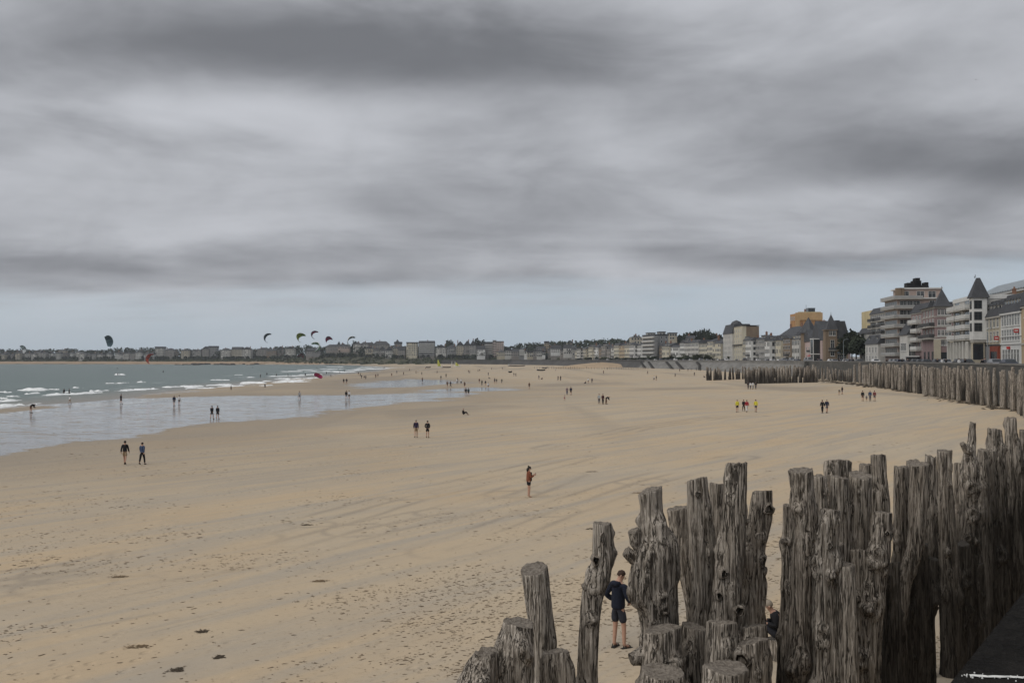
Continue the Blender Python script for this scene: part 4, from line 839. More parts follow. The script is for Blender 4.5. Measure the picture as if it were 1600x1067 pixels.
def right_town():
    # 0 ochre stone corner at the frame edge
    P, a, L, d = front(1665, 1596, 15); b = Bld('ochre_corner_house', 'ochre stone corner house with dark entrance at the end of the white terrace', P, a, L, 12)
    h = zr(478, 175); b.wall(h, 'tan'); b.roof('mansard', h, h + 4.5); b.band(h - .4); b.band(4.2)
    for z in (5.4, 9.2): b.wins('f', 6, .8, L - .8, z, 1.1, 2.1)
    for x in (3, 6.5, 10): b.part('dark_doorway', MB().box(x - 1, x + 1, .003, .06, 0, 3.2), M_GLASS)
    for k in range(4): b.dormer(2 + k * 3.4, -.6, h + .8)
    # 1 white terrace
    P, a, L, d = front(1596, 1564, 15); b = Bld('white_terrace_house', 'white rendered terrace house with tall windows and dormered slate roof', P, a, L, 12)
    h = zr(485.5, d); b.wall(h, 'white'); b.roof('mansard', h, h + 3.6, inset=1.6); b.roof('hip', h + 3.602, h + 4.7, x0=.5, x1=L - .5, y0=-11, y1=-1.6, name='upper_roof'); b.band(h - .35, .4, .3, mat=M_FRAME); b.band(4.4, .35, .2, mat=M_FRAME); b.band(h * .56, .2, .15, mat=M_FRAME)
    st = (h - 4.8) / 2
    for k in range(2): b.wins('f', 7, .6, L - .6, 5.2 + k * st, 1.15, st * .72)
    b.wins('f', 6, 1, L - 1, 1.0, 1.3, 2.4, sill=False)
    for k in range(6): b.dormer(1.7 + k * (L - 3) / 5.4, -.45, h + .5, 1.3, 1.9)
    for k in range(3): b.chimney(1.5 + k * (L - 3) / 2, -6.2, h + 3.7, h + 6.2)
    red_sign(b, 1.2, h * .56 + .6); b.part('red_emblem', MB().cone((L * .55, .2), .4, .4, 3.5, 4.0, 10), M_RED)
    # 2 beige terrace with red shop front
    P, a, L, d = front(1564, 1530, 15); b = Bld('beige_terrace_house', 'beige rendered terrace house with a red wooden shop front', P, a, L, 12)
    h = zr(493, d); b.wall(h, 'beige'); b.roof('mansard', h, h + 3.4, inset=1.6); b.roof('hip', h + 3.402, h + 4.6, x0=.5, x1=L - .5, y0=-11, y1=-1.6, name='upper_roof'); b.band(h - .3, .35, .3); b.band(4.3, .3, .2, mat=M_DFRAME)
    st = (h - 4.7) / 2
    for k in range(2): b.wins('f', 6, .8, L - .8, 5.3 + k * st, 1.2, st * .66)
    b.wall(4.28, 'slategrey', L * .42, L, .004, .12, -.5, 'shop_front'); b.wins('f', 4, L * .45, L - .5, .9, 1.3, 2.3, sill=False, dark=True)
    b.part('red_shop_front', MB().box(.4, L * .38, .004, .5, -.5, 4.2), pm('red_timber', (.20, .045, .025), .6, .2, 1)); b.part('shop_window', MB().box(1, L * .34, .503, .53, .8, 3.1), M_GLASS)
    for k in range(6): b.dormer(1.7 + k * (L - 3) / 5.4, -.45, h + .4, 1.3, 1.9)
    red_sign(b, 1.0, h * .5 + .3)
    for k in range(2): b.chimney(3 + k * (L - 6), -6.2, h + 3.7, h + 6.0)
    # 2b hall behind with a blue grey metal roof
    P, a, L, d = front(1640, 1526, 34); b = Bld('metal_roofed_hall', 'tall tan block with blue grey metal roof behind the terrace', P, a, L, 30)
    h = zr(452, d + 20); b.wall(h, 'tan'); b.band(h - .5, .6, .4, mat=M_FRAME); b.roof('mansard', h + .1, zr(436, d + 30), mat=M_ZINC, inset=6, over=.6)
    mb = MB()
    for k in range(28): x = L * (k + .5) / 28; mb.box(x - .08, x + .08, .25, .6, h + .1, h + .35)
    b.part('roof_seams', mb, M_ZINC); b.part('antenna', MB().tube([(L * .5, -10, h + 4), (L * .5, -10, h + 11)], .08).box(L * .5 - 1.2, L * .5 + 1.2, -10.05, -9.95, h + 9.6, h + 9.75), M_RAILD)
    # 3 white corner tower house
    P, a, L, d = front(1524, 1490, 13); b = Bld('tower_house', 'white house with a dark pyramid-capped corner tower and stacked balconies', P, a, L, 12)
    h = zr(467, d); b.wall(h, 'pale'); b.band(h, .9, .12, mat=M_FRAME); b.roof('flat', h + .1, h + .5, over=-.3, mat=M_ZINC)
    tw = 21 / F * d; th = zr(465.5, d); tz = zr(531, d)
    b.part('tower', MB().box(-tw * .35, tw * .65, -tw * .75, .7, tz, th), wallm('white')); b.part('tower_soffit', MB().box(-tw * .3, tw * .6, -tw * .7, .6, tz - .5, tz - .003), M_TRIM)
    b.part('tower_base', MB().box(-tw * .2, tw * .5, -tw * .6, .5, -1, tz - .503), wallm('beige')); b.part('tower_roof', MB().cone((tw * .15, -tw * .37 + .3), tw * .92, .45, th, zr(434, d), 4, ph=math.pi / 4), M_SLATE)
    b.part('finial', MB().tube([(tw * .15 - .3, -tw * .3 + .7, zr(434, d)), (tw * .15 - .3, -tw * .3 + .7, zr(429, d))], .06).tube([(tw * .15 + .4, -tw * .3 + .7, zr(434, d)), (tw * .15 + .4, -tw * .3 + .7, zr(431, d))], .06), M_RAILD)
    for v in (482.0, 499.5, 517.0):
        for (lx, ly, rz) in ((-tw * .35, -tw * .12, math.pi / 2), (tw * .15, .7, 0)):
            w_ = link(bpy.data.objects.new('window', win_mesh(1.35, 1.55, bars=1, dark=True, sill=False)), b.o); add_pane(w_); w_.location = (lx, ly, zr(v, d)); w_.rotation_euler = (0, 0, rz)
    for k in range(4):
        z = tz + .2 + k * (h - tz) / 4
        for (xa, xb) in ((tw * .7, L * .55), (L * .6, L - .4)):
            b.balcony(xa, xb, z, 1.6); b.win('f', (xa + xb) / 2, z + .1, (xb - xa) * .55, 2.0, sill=False)
    for k in range(7): x = tw * .75 + (L - tw * .8) * k / 6; b.part('column', MB().box(x - .25, x + .25, .9, 1.4, 0, tz - .3), wallm('pale'))
    b.part('ground_terrace', MB().box(-tw * .5, L, 1.5, 3.5, -1, 1.4), wallm('cream'))
    b.part('dark_entrance', MB().box(-tw * .2 - .05, -tw * .2 - .003, -tw * .5, .6, 1.5, tz - .8), M_GLASS)
    # 4 mauve brick house with a pyramid roof
    P, a, L, d = front(1462, 1441, 13); D = 26 / F * d; b = Bld('mauve_brick_house', 'mauve brick house with a tall pointed slate roof and banded windows', P, a, L, D)
    h = zr(479, d); b.wall(h, 'mauve'); b.band(h - .5, .5, .3); b.roof('mansard', h + .003, h + .6, over=.9, inset=2.2); b.part('pointed_roof', MB().cone((2.6, -D / 2), D * .62, .1, h + .3, zr(451, d), 4, ph=math.pi / 4), M_SLATE)
    b.part('spike', MB().tube([(2.6, -D / 2, zr(451.5, d)), (2.6, -D / 2, zr(446, d))], .07), M_RAILD)
    for v in (492, 508, 524): b.wins('s', 4, D * .1, D * .9, zr(v, d), D * .13, 1.3); b.wins('f', 4, 1, L - 1, zr(v, d), 1.3, 1.6); b.band(zr(v, d) - .5, .22, .1)
    b.wins('s', 4, D * .3, D * .8, zr(539, d), D * .10, 1.4); b.band(zr(531, d), .35, .25); b.part('shop_front', MB().box(-.1, -.004, -D * .85, -D * .25, 0, 3.3), M_GLASS)
    for q in (.08, .95): b.part('pier', MB().box(-.4, -.101, -D * q - .8, -D * q + .8, 0, zr(531, d)), wallm('beige'))
    for v in (510, 528): b.balcony(1, L - 1, zr(v, d), 1.3, M_RAILD)
    b.wins('f', 3, 1, L - 1, .9, 1.8, 2.5, sill=False, dark=True)
    # 4b balcony wing between the mauve house and the block
    P, a, L, d = front(1447, 1424, 14); b = Bld('balcony_wing', 'narrow mauve wing with stacked bay balconies beside the pointed-roof house', P, a, L, 10)
    h = zr(487, d); b.wall(h, 'mauve'); b.roof('mansard', h, h + 2.6, inset=1.5); b.band(h - .3)
    for k in range(4): z = 4 + k * (h - 4.5) / 4; b.balcony(L * .3, L * .9, z, 1.4); b.wins('f', 4, 1, L - 1, z + .2, 1.2, 1.9); b.wins('s', 2, 1, 9, z + .2, 1.2, 1.9)
    # 5 pale house with steep slate roof and tall chimneys
    P, a, L, d = front(1418, 1406, 12); D = 27 / F * d; b = Bld('steep_roofed_house', 'low pale house with steep slate roof and tall white chimney before the block', P, a, L, D)
    h = zr(523, d); b.wall(h, 'pale'); b.roof('gable', h, zr(498, d), axis='x'); b.wins('s', 3, D * .1, D * .6, 1.2, 1.0, h * .55, sill=False); b.wins('f', 4, 1, L - 1, 4, 1.2, 2)
    b.chimney(.5, -D * .36, h - 1, zr(507, d), 1.1, 1.1, wallm('white')); b.chimney(1, -D * .85, h, zr(512, d), 1.0, 1.0, wallm('pale'))
    b.part('gutter_board', MB().box(-.2, -.004, -D, 0, h - .4, h - .003), M_FRAME)
    # 6 big apartment block
    P, a, L, d = front(1403, 1383, 13); D = 70 / F * d; b = Bld('apartment_block', 'eight-storey brick apartment block with wrap-around pale balconies and dark rooftop screen', P, a, L, D)
    h = zr(452, d); fl = h / 8; b.wall(fl * 7 - .1, 'rosy'); b.wall(h + .2, 'rosy', 2.5, L - 2.5, -D, -1.8, fl * 7 - .1, 'penthouse'); b.roof('flat', h + .2, h + .6, x0=2.0, x1=L - 2, y0=-D - .3, y1=-1.2, mat=M_FRAME)
    for k in range(1, 8):
        z = k * fl; wr = D * .52 if k > 3 else D * .42; b.balcony(0, L, z, 1.3, M_RAILG, h=.85, wrap=wr)
        if k < 7:
            b.wins('f', 6, .6, L - .6, z + .15, 1.9, fl * .68, sill=False); b.wins('s', 3, D * .06, wr * .9, z + .15, 2.0, fl * .68, sill=False)
            b.wins('s', 2, D * .66, D * .98, z + .75, 1.3, 1.35)
    b.wins('s', 5, D * .05, D * .95, .6, 1.8, 2.0, sill=False, dark=True)
    for q in (.22, .55, .80):
        w_ = b.win('s', D * q, fl * 7 + .5, 2.0, 1.7, sill=False); w_.location.x = 2.5
    b.band(fl * 7 - .1, .35, .7, mat=M_FRAME)
    mb = MB(); z0 = h + .6
    for (q, w, hh) in ((.33, 1.4, 1.5), (.42, 1.4, .8), (.50, 2.2, 2.1), (.51, 1.2, 2.9), (.62, 1.6, .8), (.70, 1.0, 1.6)): mb.box(3, 6, -D * q - w / 2, -D * q + w / 2, z0, z0 + hh)
    mb.box(2.8, 6.2, -D * .74, -D * .30, z0, z0 + .5); b.part('rooftop_screen', mb, pm('black_screen', (.016, .016, .017), .9))
    for q in (.03, .09, .14): b.part('roof_chimney', MB().box(1.2, 2.2, -D * q - .45, -D * q + .45, fl * 7, fl * 7 + 3.2), wallm('brown'))
    # 7 grey balcony building and yellow gable behind
    P, a, L, d = front(1384, 1360, 15); b = Bld('grey_balcony_building', 'grey stone building with iron balconies left of the brick block', P, a, L, 12)
    h = zr(488, d); b.wall(h, 'granite'); b.roof('mansard', h, h + 2.0); b.band(h - .4)
    for k in range(6): z = 3.4 + k * (h - 3.6) / 6; b.wins('f', 7, .6, L - .6, z, 1.5, 2.1); b.balcony(L * .05, L * .45, z - .2, 1.2, M_RAILD); b.balcony(L * .6, L * .95, z - .2, 1.2, M_RAILD)
    b.chimney(L * .4, -5, h + 1, h + 4)
    P, a, L, d = front(1363, 1343, 20); D = 20; b = Bld('yellow_gable_block', 'yellow gable-ended block with curved dark roof edge beside the trees', P, a, L, D)
    h = zr(520, d); b.wall(h, 'pale'); b.wall(zr(484, d), 'yellow', .0, L, -D, -.8, h, 'gable_wall'); b.part('curved_roof', MB().add([(-.3, .6, h), (-.3, -3.0, zr(497, d)), (-.3, -7, zr(484, d)), (-.3, -D, zr(480, d)), (L, .6, h), (L, -3.0, zr(497, d)), (L, -7, zr(484, d)), (L, -D, zr(480, d))], [(0, 4, 5, 1), (1, 5, 6, 2), (2, 6, 7, 3)]).box(-.3, L, -D, -7, zr(483.8, d), zr(480, d)), M_SLATE)
    for k in range(3): b.wins('f', 4, 1, L - 1, 1.5 + k * 3.2, 1.3, 1.8); b.wins('s', 2, 2, 9, 1.5 + k * 3.2, 1.3, 1.8)
    P, a, L, d = front(1372, 1352, 12); b = Bld('white_villa', 'small white villa with dark mansard below the yellow gable', P, a, L, 9)
    h = zr(537, d); b.wall(h, 'pale'); b.roof('mansard', h, zr(522, d), inset=1.6); b.wins('f', 4, .5, L - .5, 3.6, 1.2, 1.7); b.wins('f', 4, .5, L - .5, .8, 1.2, 1.8); b.wins('s', 2, 1, 8, 3.6, 1.2, 1.7); b.chimney(2, -4, h, zr(516, d)); b.dormer(3, -.4, h + .3); b.dormer(L - 3, -.4, h + .3)
    # 8 brown stone house with pointed turret
    P, a, L, d = front(1304, 1286, 12); D = 20 / F * d; b = Bld('brown_stone_house', 'brown stone house with a pointed turret, slate wing and tan side wall', P, a, L, D)
    h = zr(529, d); b.wall(h, 'tan'); hs = zr(503, d); b.roof('mansard', h, hs, inset=1.2); b.part('roof_lantern', MB().box(2, 5, -D * .5, -D * .2, hs, hs + .7), M_SLATE)
    tw = 15 / F * d; b.part('turret', MB().box(-.6, tw, -.8, tw * .6 + 1.2, -1, zr(515, d)), wallm('brown')); b.part('turret_roof', MB().cone((tw * .45, tw * .25), tw * .86, .1, zr(515, d), zr(491, d), 4, ph=math.pi / 4), M_SLATE)
    b.part('turret_eaves', MB().box(-1.0, tw + .3, -1.1, tw * .6 + 1.6, zr(516, d), zr(515, d) - .003), wallm('brown')); b.part('turret_spike', MB().tube([(tw * .45, tw * .25, zr(491.4, d)), (tw * .45, tw * .25, zr(487.5, d))], .07), M_RAILD)
    for (y, z, w, hh) in ((1.5, zr(524, d), 1.0, 1.6), (.2, zr(524, d), 1.0, 1.6), (.9, zr(545, d), 1.2, 3.2), (.9, zr(556, d), 1.2, 1.6)):
        w_ = link(bpy.data.objects.new('window', win_mesh(w, hh)), b.o); add_pane(w_); w_.location = (-.6, y, z); w_.rotation_euler = (0, 0, math.pi / 2)
    b.part('balcony', MB().box(-1.6, -.603, -.4, 2.4, zr(548, d), zr(548, d) + .2, 0).box(-1.6, -1.5, -.4, 2.4, zr(548, d) + .2, zr(548, d) + 1.1, 1), [M_TRIM, M_RAILD])
    w_ = b.win('s', D * .55, .6, D * .62, 2.6, sill=False, bars=3); b.part('fascia', MB().box(-.3, -.004, -D, -.9, 3.6, 4.3), M_ZINC)
    b.dormer(3.5, -.6, h + 1.2, 1.5, 1.8)
    mb = MB().box(-.02, .5, -D * .95, -D * .45, h + .6, h + 3.6); b.part('tile_hung_dormer', mb, M_SLATE)
    b.wins('f', 4, tw + .8, L - .6, 4, 1.2, 2.0); b.wins('f', 4, tw + .8, L - .6, .8, 1.2, 2.0)
    # 9 pink gabled villa with conservatory
    P, a, L, d = front(1284, 1254, 12); b = Bld('pink_gabled_villa', 'pink half-timbered villa with steep gables and a glazed white bay', P, a, L, 11)
    h = zr(532, d); b.wall(h, 'pink'); b.roof('gable', h, zr(500, d), x0=L * .05, x1=L * .5, axis='y'); b.roof('gable', h, zr(512, d), x0=L * .5, x1=L + .4, axis='y', name='second_gable'); b.part('spire_roof', MB().cone((L * .93, -2), 4.2, .08, zr(517, d), zr(490, d), 8), M_SLATE); b.part('spire_drum', MB().cone((L * .93, -2), 3.2, 3.2, -1, zr(517, d) - .003, 10), wallm('brown'))
    b.part('glazed_bay', MB().box(L * .08, L * .22, .004, 2.6, 0, zr(530, d)), M_GLASS)
    mb = MB()
    for x in (L * .08, L * .22): mb.box(x - .15, x + .15, 2.5, 2.75, 0, zr(528, d))
    for z in (.1, 3.4, zr(530, d)): mb.box(L * .08 - .2, L * .22 + .2, 2.61, 2.85, z, z + .35).box(L * .08 - .25, L * .08 - .01, .2, 2.85, z, z + .35)
    b.part('bay_frame', mb, M_FRAME)
    b.wins('f', 4, L * .28, L * .85, 1, 1.3, 2.0); b.wins('f', 4, L * .28, L * .85, 4.6, 1.3, 2.0); b.balcony(L * .3, L * .6, 4.3, 1.4, M_RAILD); b.chimney(L * .5, -5, h, zr(499, d), 1.4, 1.0)
    b.part('red_awning', MB().add([(L * .3, .01, 3.6), (L * .5, .01, 3.6), (L * .5, 2, 2.9), (L * .3, 2, 2.9), (L * .3, .01, 3.5), (L * .5, .01, 3.5), (L * .5, 2, 2.8), (L * .3, 2, 2.8)], [(0, 1, 2, 3), (7, 6, 5, 4), (3, 2, 6, 7), (0, 3, 7, 4), (1, 5, 6, 2)]), M_RED)
    # 10 orange tower block behind
    P, a, L, d = front(1243, 1236, 26); D = 42 / F * d; b = Bld('orange_tower_block', 'tall orange rendered block with a glazed rooftop cabin behind the villas', P, a, max(L, 10), D)
    h = zr(490, d); b.wall(h, 'orange'); b.wall(zr(488.5, d), 'ochre', -.35, -.004, -D, 0, h - 3.2, 'upper_band'); b.wall(h - 3.2, 'ochre', -.4, -.004, -D * .16, 0, 0, 'pale_strip')
    for (q, w) in ((.3, 3.2), (.62, 3.0)): w_ = b.win('s', D * q, zr(499, d), w, 1.5, bars=2); w_.location.x = -.01
    for k in range(5): b.wins('s', 3, D * .2, D * .95, 2.5 + k * 3, 1.3, 1.5)
    b.wins('f', 3, .5, 9.5, h - 3, 1.4, 1.6)
    b.part('rooftop_cabin', MB().box(1, 5, -D * .75, -D * .5, h, h + 2.6, 0).box(.9, 5.1, -D * .76, -D * .49, h + 2.6, h + 2.9, 1), [M_GLASS, M_ZINC]); b.part('rooftop_rail', MB().box(.2, .3, -D * .95, -D * .1, h + .2, h + .9), wallm('yellow')); b.part('aerial', MB().tube([(2, -D * .44, h), (2, -D * .44, h + 4.5)], .08), M_RAILD); b.chimney(3, -D * .42, h, h + 2)
    # 11 hip-roofed pair
    P, a, L, d = front(1242, 1214, 14); b = Bld('hip_roofed_house', 'cream house with grey hipped roof in front of the orange block', P, a, L, 11)
    h = zr(525, d); b.wall(h, 'cream'); b.roof('hip', h, zr(508, d)); b.band(h - .3)
    for k in range(3): b.wins('f', 7, .6, L - .6, 1 + k * h / 3.2, 1.2, 1.9)
    for q in (.2, .8): b.chimney(L * q, -5, h + 1, zr(504, d))
    b.balcony(L * .2, L * .5, h / 3.2 + .8, 1.3, M_RAILD)
    # 13 cream block with blank brown flank
    P, a, L, d = front(1160, 1140, 14); D = 26 / F * d; b = Bld('blank_flanked_block', 'cream apartment block with a blank brown flank and dark crested roof', P, a, L, D)
    h = zr(509, d); b.wall(h, 'cream', y0=-2.2); b.wall(h - .3, 'brown', .0, L, -D, -2.204, name='flank_wall'); b.roof('flat', h, h + .35, y0=-D - .2)
    for k in range(6): b.wins('f', 6, .6, L - .6, 2 + k * (h - 2.4) / 6, 1.4, 1.7)
    b.band(zr(539, d), .5, .9, mat=M_RAILD, side=False)
    P, a, L, d = front(1144, 1130, 13); b = Bld('crested_mansard_house', 'pale house with crested dark mansard left of the blank-flanked block', P, a, L, 12)
    h = zr(521, d); b.wall(h, 'pale'); b.roof('mansard', h, zr(506, d), inset=1.8); b.part('roof_dome', MB().cone((L * .25, -4), 3.6, 2.4, zr(506, d), zr(502, d), 8).cone((L * .25, -4), 2.4, .1, zr(502, d) + .003, zr(499.5, d), 8), M_SLATE)
    for k in range(5): b.wins('f', 6, .6, L - .6, 1.2 + k * (h - 1) / 5, 1.2, 1.9)
    for k in range(4): b.dormer(2 + k * (L - 4) / 3, -.6, h + .6)
def small_house(P, ang, w, dep, h, rh, col, roof, name, label, grp, seed, floors=None, cat='house', zoff=-1.5):
    r = random.Random(seed); b = Bld(name, label, P, ang, w, dep, cat, grp)
    b.wall(h, col, z0=-4.0)
    b.roof(roof[0], h, h + rh, axis=roof[1] if len(roof) > 1 else 'x', inset=min(2.0, dep * .2))
    fl = floors or max(1, round(h / 3.1)); mb = MB(); n = max(2, round(w / 2.6))
    for k in range(fl):
        for i in range(n):
            if r.random() < .08: continue
            x = w * (i + .5) / n; z = h * (k + .28) / fl; ww = .62 + .12 * (n < 4); hh = h / fl * .27
            mb.box(x - ww - .14, x + ww + .14, .002, .05, z - .14, z + 2 * hh + .14, 0).box(x - ww, x + ww, .052, .08, z, z + 2 * hh, 1)
    nd_ = max(2, round(dep / 3.4))
    for k in range(fl):
        for i in range(nd_):
            y = -dep * (i + .5) / nd_; z = h * (k + .28) / fl; hh = h / fl * .27; mb.box(-.05, -.002, y - .7, y + .7, z - .14, z + 2 * hh + .14, 0).box(-.08, -.052, y - .55, y + .55, z, z + 2 * hh, 1)
    o = mb.build('windows', [M_FRAME if col not in ('white', 'pale') else M_TRIM, M_GLASS], b.o); o['kind'] = 'stuff'
    if r.random() < .75 and roof[0] != 'flat': b.chimney(w * r.uniform(.1, .9), -dep * .45, h + rh * .3, h + rh + r.uniform(.6, 1.6), 1.2, .9)
    if roof[0] in ('mansard', 'hip', 'gable') and r.random() < .5 and w > 7: b.dormer(w * .3, -.7, h + .2, 1.3, 1.5); b.dormer(w * .7, -.7, h + .2, 1.3, 1.5)
    if r.random() < .35: b.balcony(w * .2, w * .6, h / fl + .1, 1.3, r.choice((M_RAIL, M_RAILD)))
    return b
DESC = {'white': 'white', 'pale': 'off-white', 'cream': 'cream', 'beige': 'beige', 'grey': 'grey', 'granite': 'grey granite', 'brown': 'brown stone', 'tan': 'tan', 'slategrey': 'dark grey', 'pink': 'pink', 'rosy': 'pale brick', 'mauve': 'mauve', 'yellow': 'yellow', 'dark': 'black'}
RD = {'mansard': 'dark mansard roof', 'gable': 'steep gabled roof', 'hip': 'hipped slate roof', 'flat': 'flat roof', 'pyr': 'pointed roof'}
def seafront_row():
    """houses on the promenade, from the cream block to the far quay, by picture columns"""
    # uC, uL, eaves v, roof v, colour, roof, set-back
    T = []; r = random.Random(21); d = 418.0
    while d < 985:
        sb = r.choice((12, 12.5, 13.5, 14.5)); ln = r.uniform(9, 17); u1 = 800 + F * (float(xw(d)) + sb) / d; u0 = 800 + F * (float(xw(d + ln)) + sb) / (d + ln)
        if not (1131 < (u0 + u1) / 2 < 1163 or 1003 < (u0 + u1) / 2 < 1024):
            ve = float(np.interp(u0, [900, 920, 960, 990, 1030, 1050, 1075, 1100, 1131, 1170, 1216], [545, 544, 542, 540, 538, 541, 535, 536, 535, 531, 530])) + r.uniform(-2.5, 3.0)
            rf = r.choice((('gable', 'y'), ('gable', 'y'), ('gable', 'x'), ('mansard',), ('hip',), ('flat',), ('pyr',))); vr = ve - {'flat': 1.0, 'mansard': 6.5, 'hip': 7, 'pyr': 10, 'gable': 8.5}[rf[0]] * 480 / (d + 60) * r.uniform(.8, 1.15)
            T.append((u1, u0, ve, vr, r.choice(('white', 'white', 'white', 'pale', 'pale', 'cream', 'cream', 'beige', 'granite', 'brown', 'grey', 'tan')), rf, sb))
        d += ln + r.choice((0, .05, .05, 2.5))
    T.append((1023, 1004, 524, 522, 'slategrey', ('flat',), 13))
    B = []
    for k, (uC, uL, ve, vr, col, rf, sb) in enumerate(T + B):
        P, a, L, d = front(uC, uL, sb); h = zr(ve, d); rh = max(.4, zr(vr, d) - h)
        bk = k >= len(T); lab = ('%s house with %s %s' % (DESC[col], RD[rf[0]], 'above the sloping sea wall' if uC < 1105 else 'in the seafront row behind the groynes')) if not bk else '%s block with %s rising behind the seafront row' % (DESC[col], RD[rf[0]])
        small_house(P, a, L, 11, h, rh, col, rf, 'seafront_house' if not bk else 'apartment_block', lab, 'seafront houses' if not bk else 'blocks behind the seafront', 300 + k)
    # the banded block above the slope gets balconies on every floor
    P, a, L, d = front(1022.5, 1004.5, 10.5); h = zr(524, d)
    b = Bld('banded_block', 'grey apartment block banded with pale balconies above the sloping wall', P, a, L, 2.4); b.wall(h - .2, 'slategrey')
    for k in range(1, 7): b.balcony(0, L, k * h / 6.6, 1.2)
right_town(); seafront_row()
def far_town():
    """houses round the head of the bay, their fronts towards the beach: u0, u1, roof v, eaves v, base v, colour, roof, depth behind shore"""
    T = [(562, 575, 534, 538, 546, 'pale', ('hip',), 150), (567, 582, 535, 540, 546, 'granite', ('mansard',), 160), (582, 608, 533, 538.5, 548, 'granite', ('hip',), 150), (571, 583, 541, 545, 552, 'beige', ('gable', 'y'), 100), (583, 592, 542, 547, 555, 'grey', ('hip',), 100), (592, 602, 541, 547, 555, 'granite', ('gable', 'y'), 95),
         (602, 614, 541, 548, 556, 'pale', ('gable', 'y'), 90), (613, 622, 540, 544, 556, 'beige', ('hip',), 95), (622, 633, 541, 547, 556, 'granite', ('mansard',), 92), (616, 627, 534, 537, 546, 'granite', ('flat',), 140), (635, 652, 534.5, 536, 556, 'cream', ('flat',), 90), (654, 679, 532.5, 536, 552, 'slategrey', ('mansard',), 95), (681, 697, 538, 543, 552, 'pale', ('gable', 'y'), 95),
         (698, 712, 539, 543, 551, 'slategrey', ('hip',), 100), (713, 725, 533, 540, 554, 'beige', ('gable', 'y'), 110), (724, 736, 532, 540, 552, 'granite', ('gable', 'y'), 115), (734, 744, 531, 540, 552, 'grey', ('gable', 'y'), 120), (745, 758, 540, 546, 557, 'white', ('mansard',), 70), (757, 770, 534, 537, 555, 'granite', ('flat',), 95), (770, 775, 531.5, 532.5, 555, 'rosy', ('flat',), 98), (774.5, 787, 533, 534, 554, 'rosy', ('flat',), 104),
         (776, 790, 547, 550, 557, 'beige', ('hip',), 70), (789, 800, 544, 548, 557, 'pale', ('gable', 'y'), 72), (799, 812, 545, 549, 557, 'granite', ('mansard',), 70), (811, 820, 545, 546, 557, 'slategrey', ('flat',), 70), (819, 826, 546, 549, 558, 'white', ('gable', 'y'), 68), (824, 834, 548, 551, 558, 'beige', ('flat',), 66), (833, 840, 544, 549, 557, 'granite', ('gable', 'y'), 75),
         (839, 848, 547, 549, 558, 'pale', ('flat',), 66), (847, 852, 547, 551, 556, 'white', ('gable', 'y'), 70), (851, 858, 533, 536, 551, 'tan', ('flat',), 130), (856, 865, 542, 546, 556, 'granite', ('hip',), 90), (861, 877, 539, 545, 551, 'white', ('mansard',), 85), (876, 884, 543, 547, 555, 'granite', ('gable', 'y'), 80), (881, 895, 538, 544, 554, 'pale', ('mansard',), 82), (886, 896, 531.5, 536, 545, 'cream', ('gable', 'y'), 150), (894, 906, 541, 546, 556, 'grey', ('gable', 'x'), 80), (838, 852, 541, 544, 552, 'slategrey', ('mansard',), 110),
         (509, 530, 538, 541, 548, 'granite', ('hip',), 130), (528, 546, 538, 541.5, 546, 'rosy', ('mansard',), 125), (530, 540, 536, 540, 546, 'pale', ('gable', 'y'), 150), (552, 564, 534, 538, 545, 'pale', ('hip',), 140), (480, 496, 544, 547, 552, 'beige', ('gable', 'x'), 95), (478, 500, 547, 549, 553, 'slategrey', ('flat',), 80), (433, 442, 541, 546, 551, 'granite', ('gable', 'y'), 120), (446, 460, 541, 545, 553, 'pale', ('gable', 'y'), 100), (402, 418, 543, 546, 551, 'granite', ('hip',), 120), (378, 392, 542, 546, 553, 'pale', ('gable', 'y'), 100), (416, 432, 545, 548, 552, 'brown', ('gable', 'x'), 110),
         (362, 378, 542, 546, 553, 'beige', ('mansard',), 110), (345, 360, 544, 547, 552, 'pale', ('hip',), 110), (316, 326, 541, 545, 552, 'granite', ('gable', 'y'), 120), (326, 338, 540.5, 543, 551, 'slategrey', ('flat',), 125), (300, 314, 546, 548, 553, 'grey', ('gable', 'x'), 120), (242, 255, 541.5, 544, 551, 'pale', ('flat',), 130), (258, 272, 544, 547, 552, 'granite', ('hip',), 120), (283, 296, 546, 548, 552, 'beige', ('gable', 'x'), 110)]
    T += [(1012, 1024, 519.5, 520.5, 532, 'pale', ('flat',), 60), (1030, 1040, 517.8, 519, 530, 'grey', ('flat',), 70), (1046, 1058, 519.5, 521, 531, 'beige', ('flat',), 65), (986, 1004, 524, 527, 538, 'beige', ('hip',), 40), (1100, 1112, 522, 527, 538, 'granite', ('gable', 'y'), 30), (1075, 1088, 524, 529, 540, 'granite', ('gable', 'x'), 30), (1118, 1130, 523, 529, 540, 'brown', ('gable', 'y'), 20)]
    r = random.Random(12); u = -330.0
    while u < 240:                                               # the long low row on the left
        w = r.uniform(4.5, 9.5); v = 553.5 + r.uniform(0, 3.5); top = v - r.uniform(3.6, 6.6); T.append((u, u + w, top, top + r.uniform(1.6, 2.6), v, r.choice(('pale', 'beige', 'granite', 'grey', 'white', 'pale')), r.choice((('gable', 'x'), ('gable', 'y'), ('hip',), ('mansard',))), r.uniform(85, 110))); u += w * r.uniform(.8, 2.1)
    u = -300.0
    while u < 430:
        w = r.uniform(6, 11); v = 551 + r.uniform(-1, 2); top = v - r.uniform(3.0, 5.0); T.append((u, u + w, top, top + r.uniform(1.6, 2.6), v, r.choice(('granite', 'grey', 'beige', 'brown')), r.choice((('gable', 'x'), ('hip',))), r.uniform(135, 190))); u += w * r.uniform(1.6, 4.6)
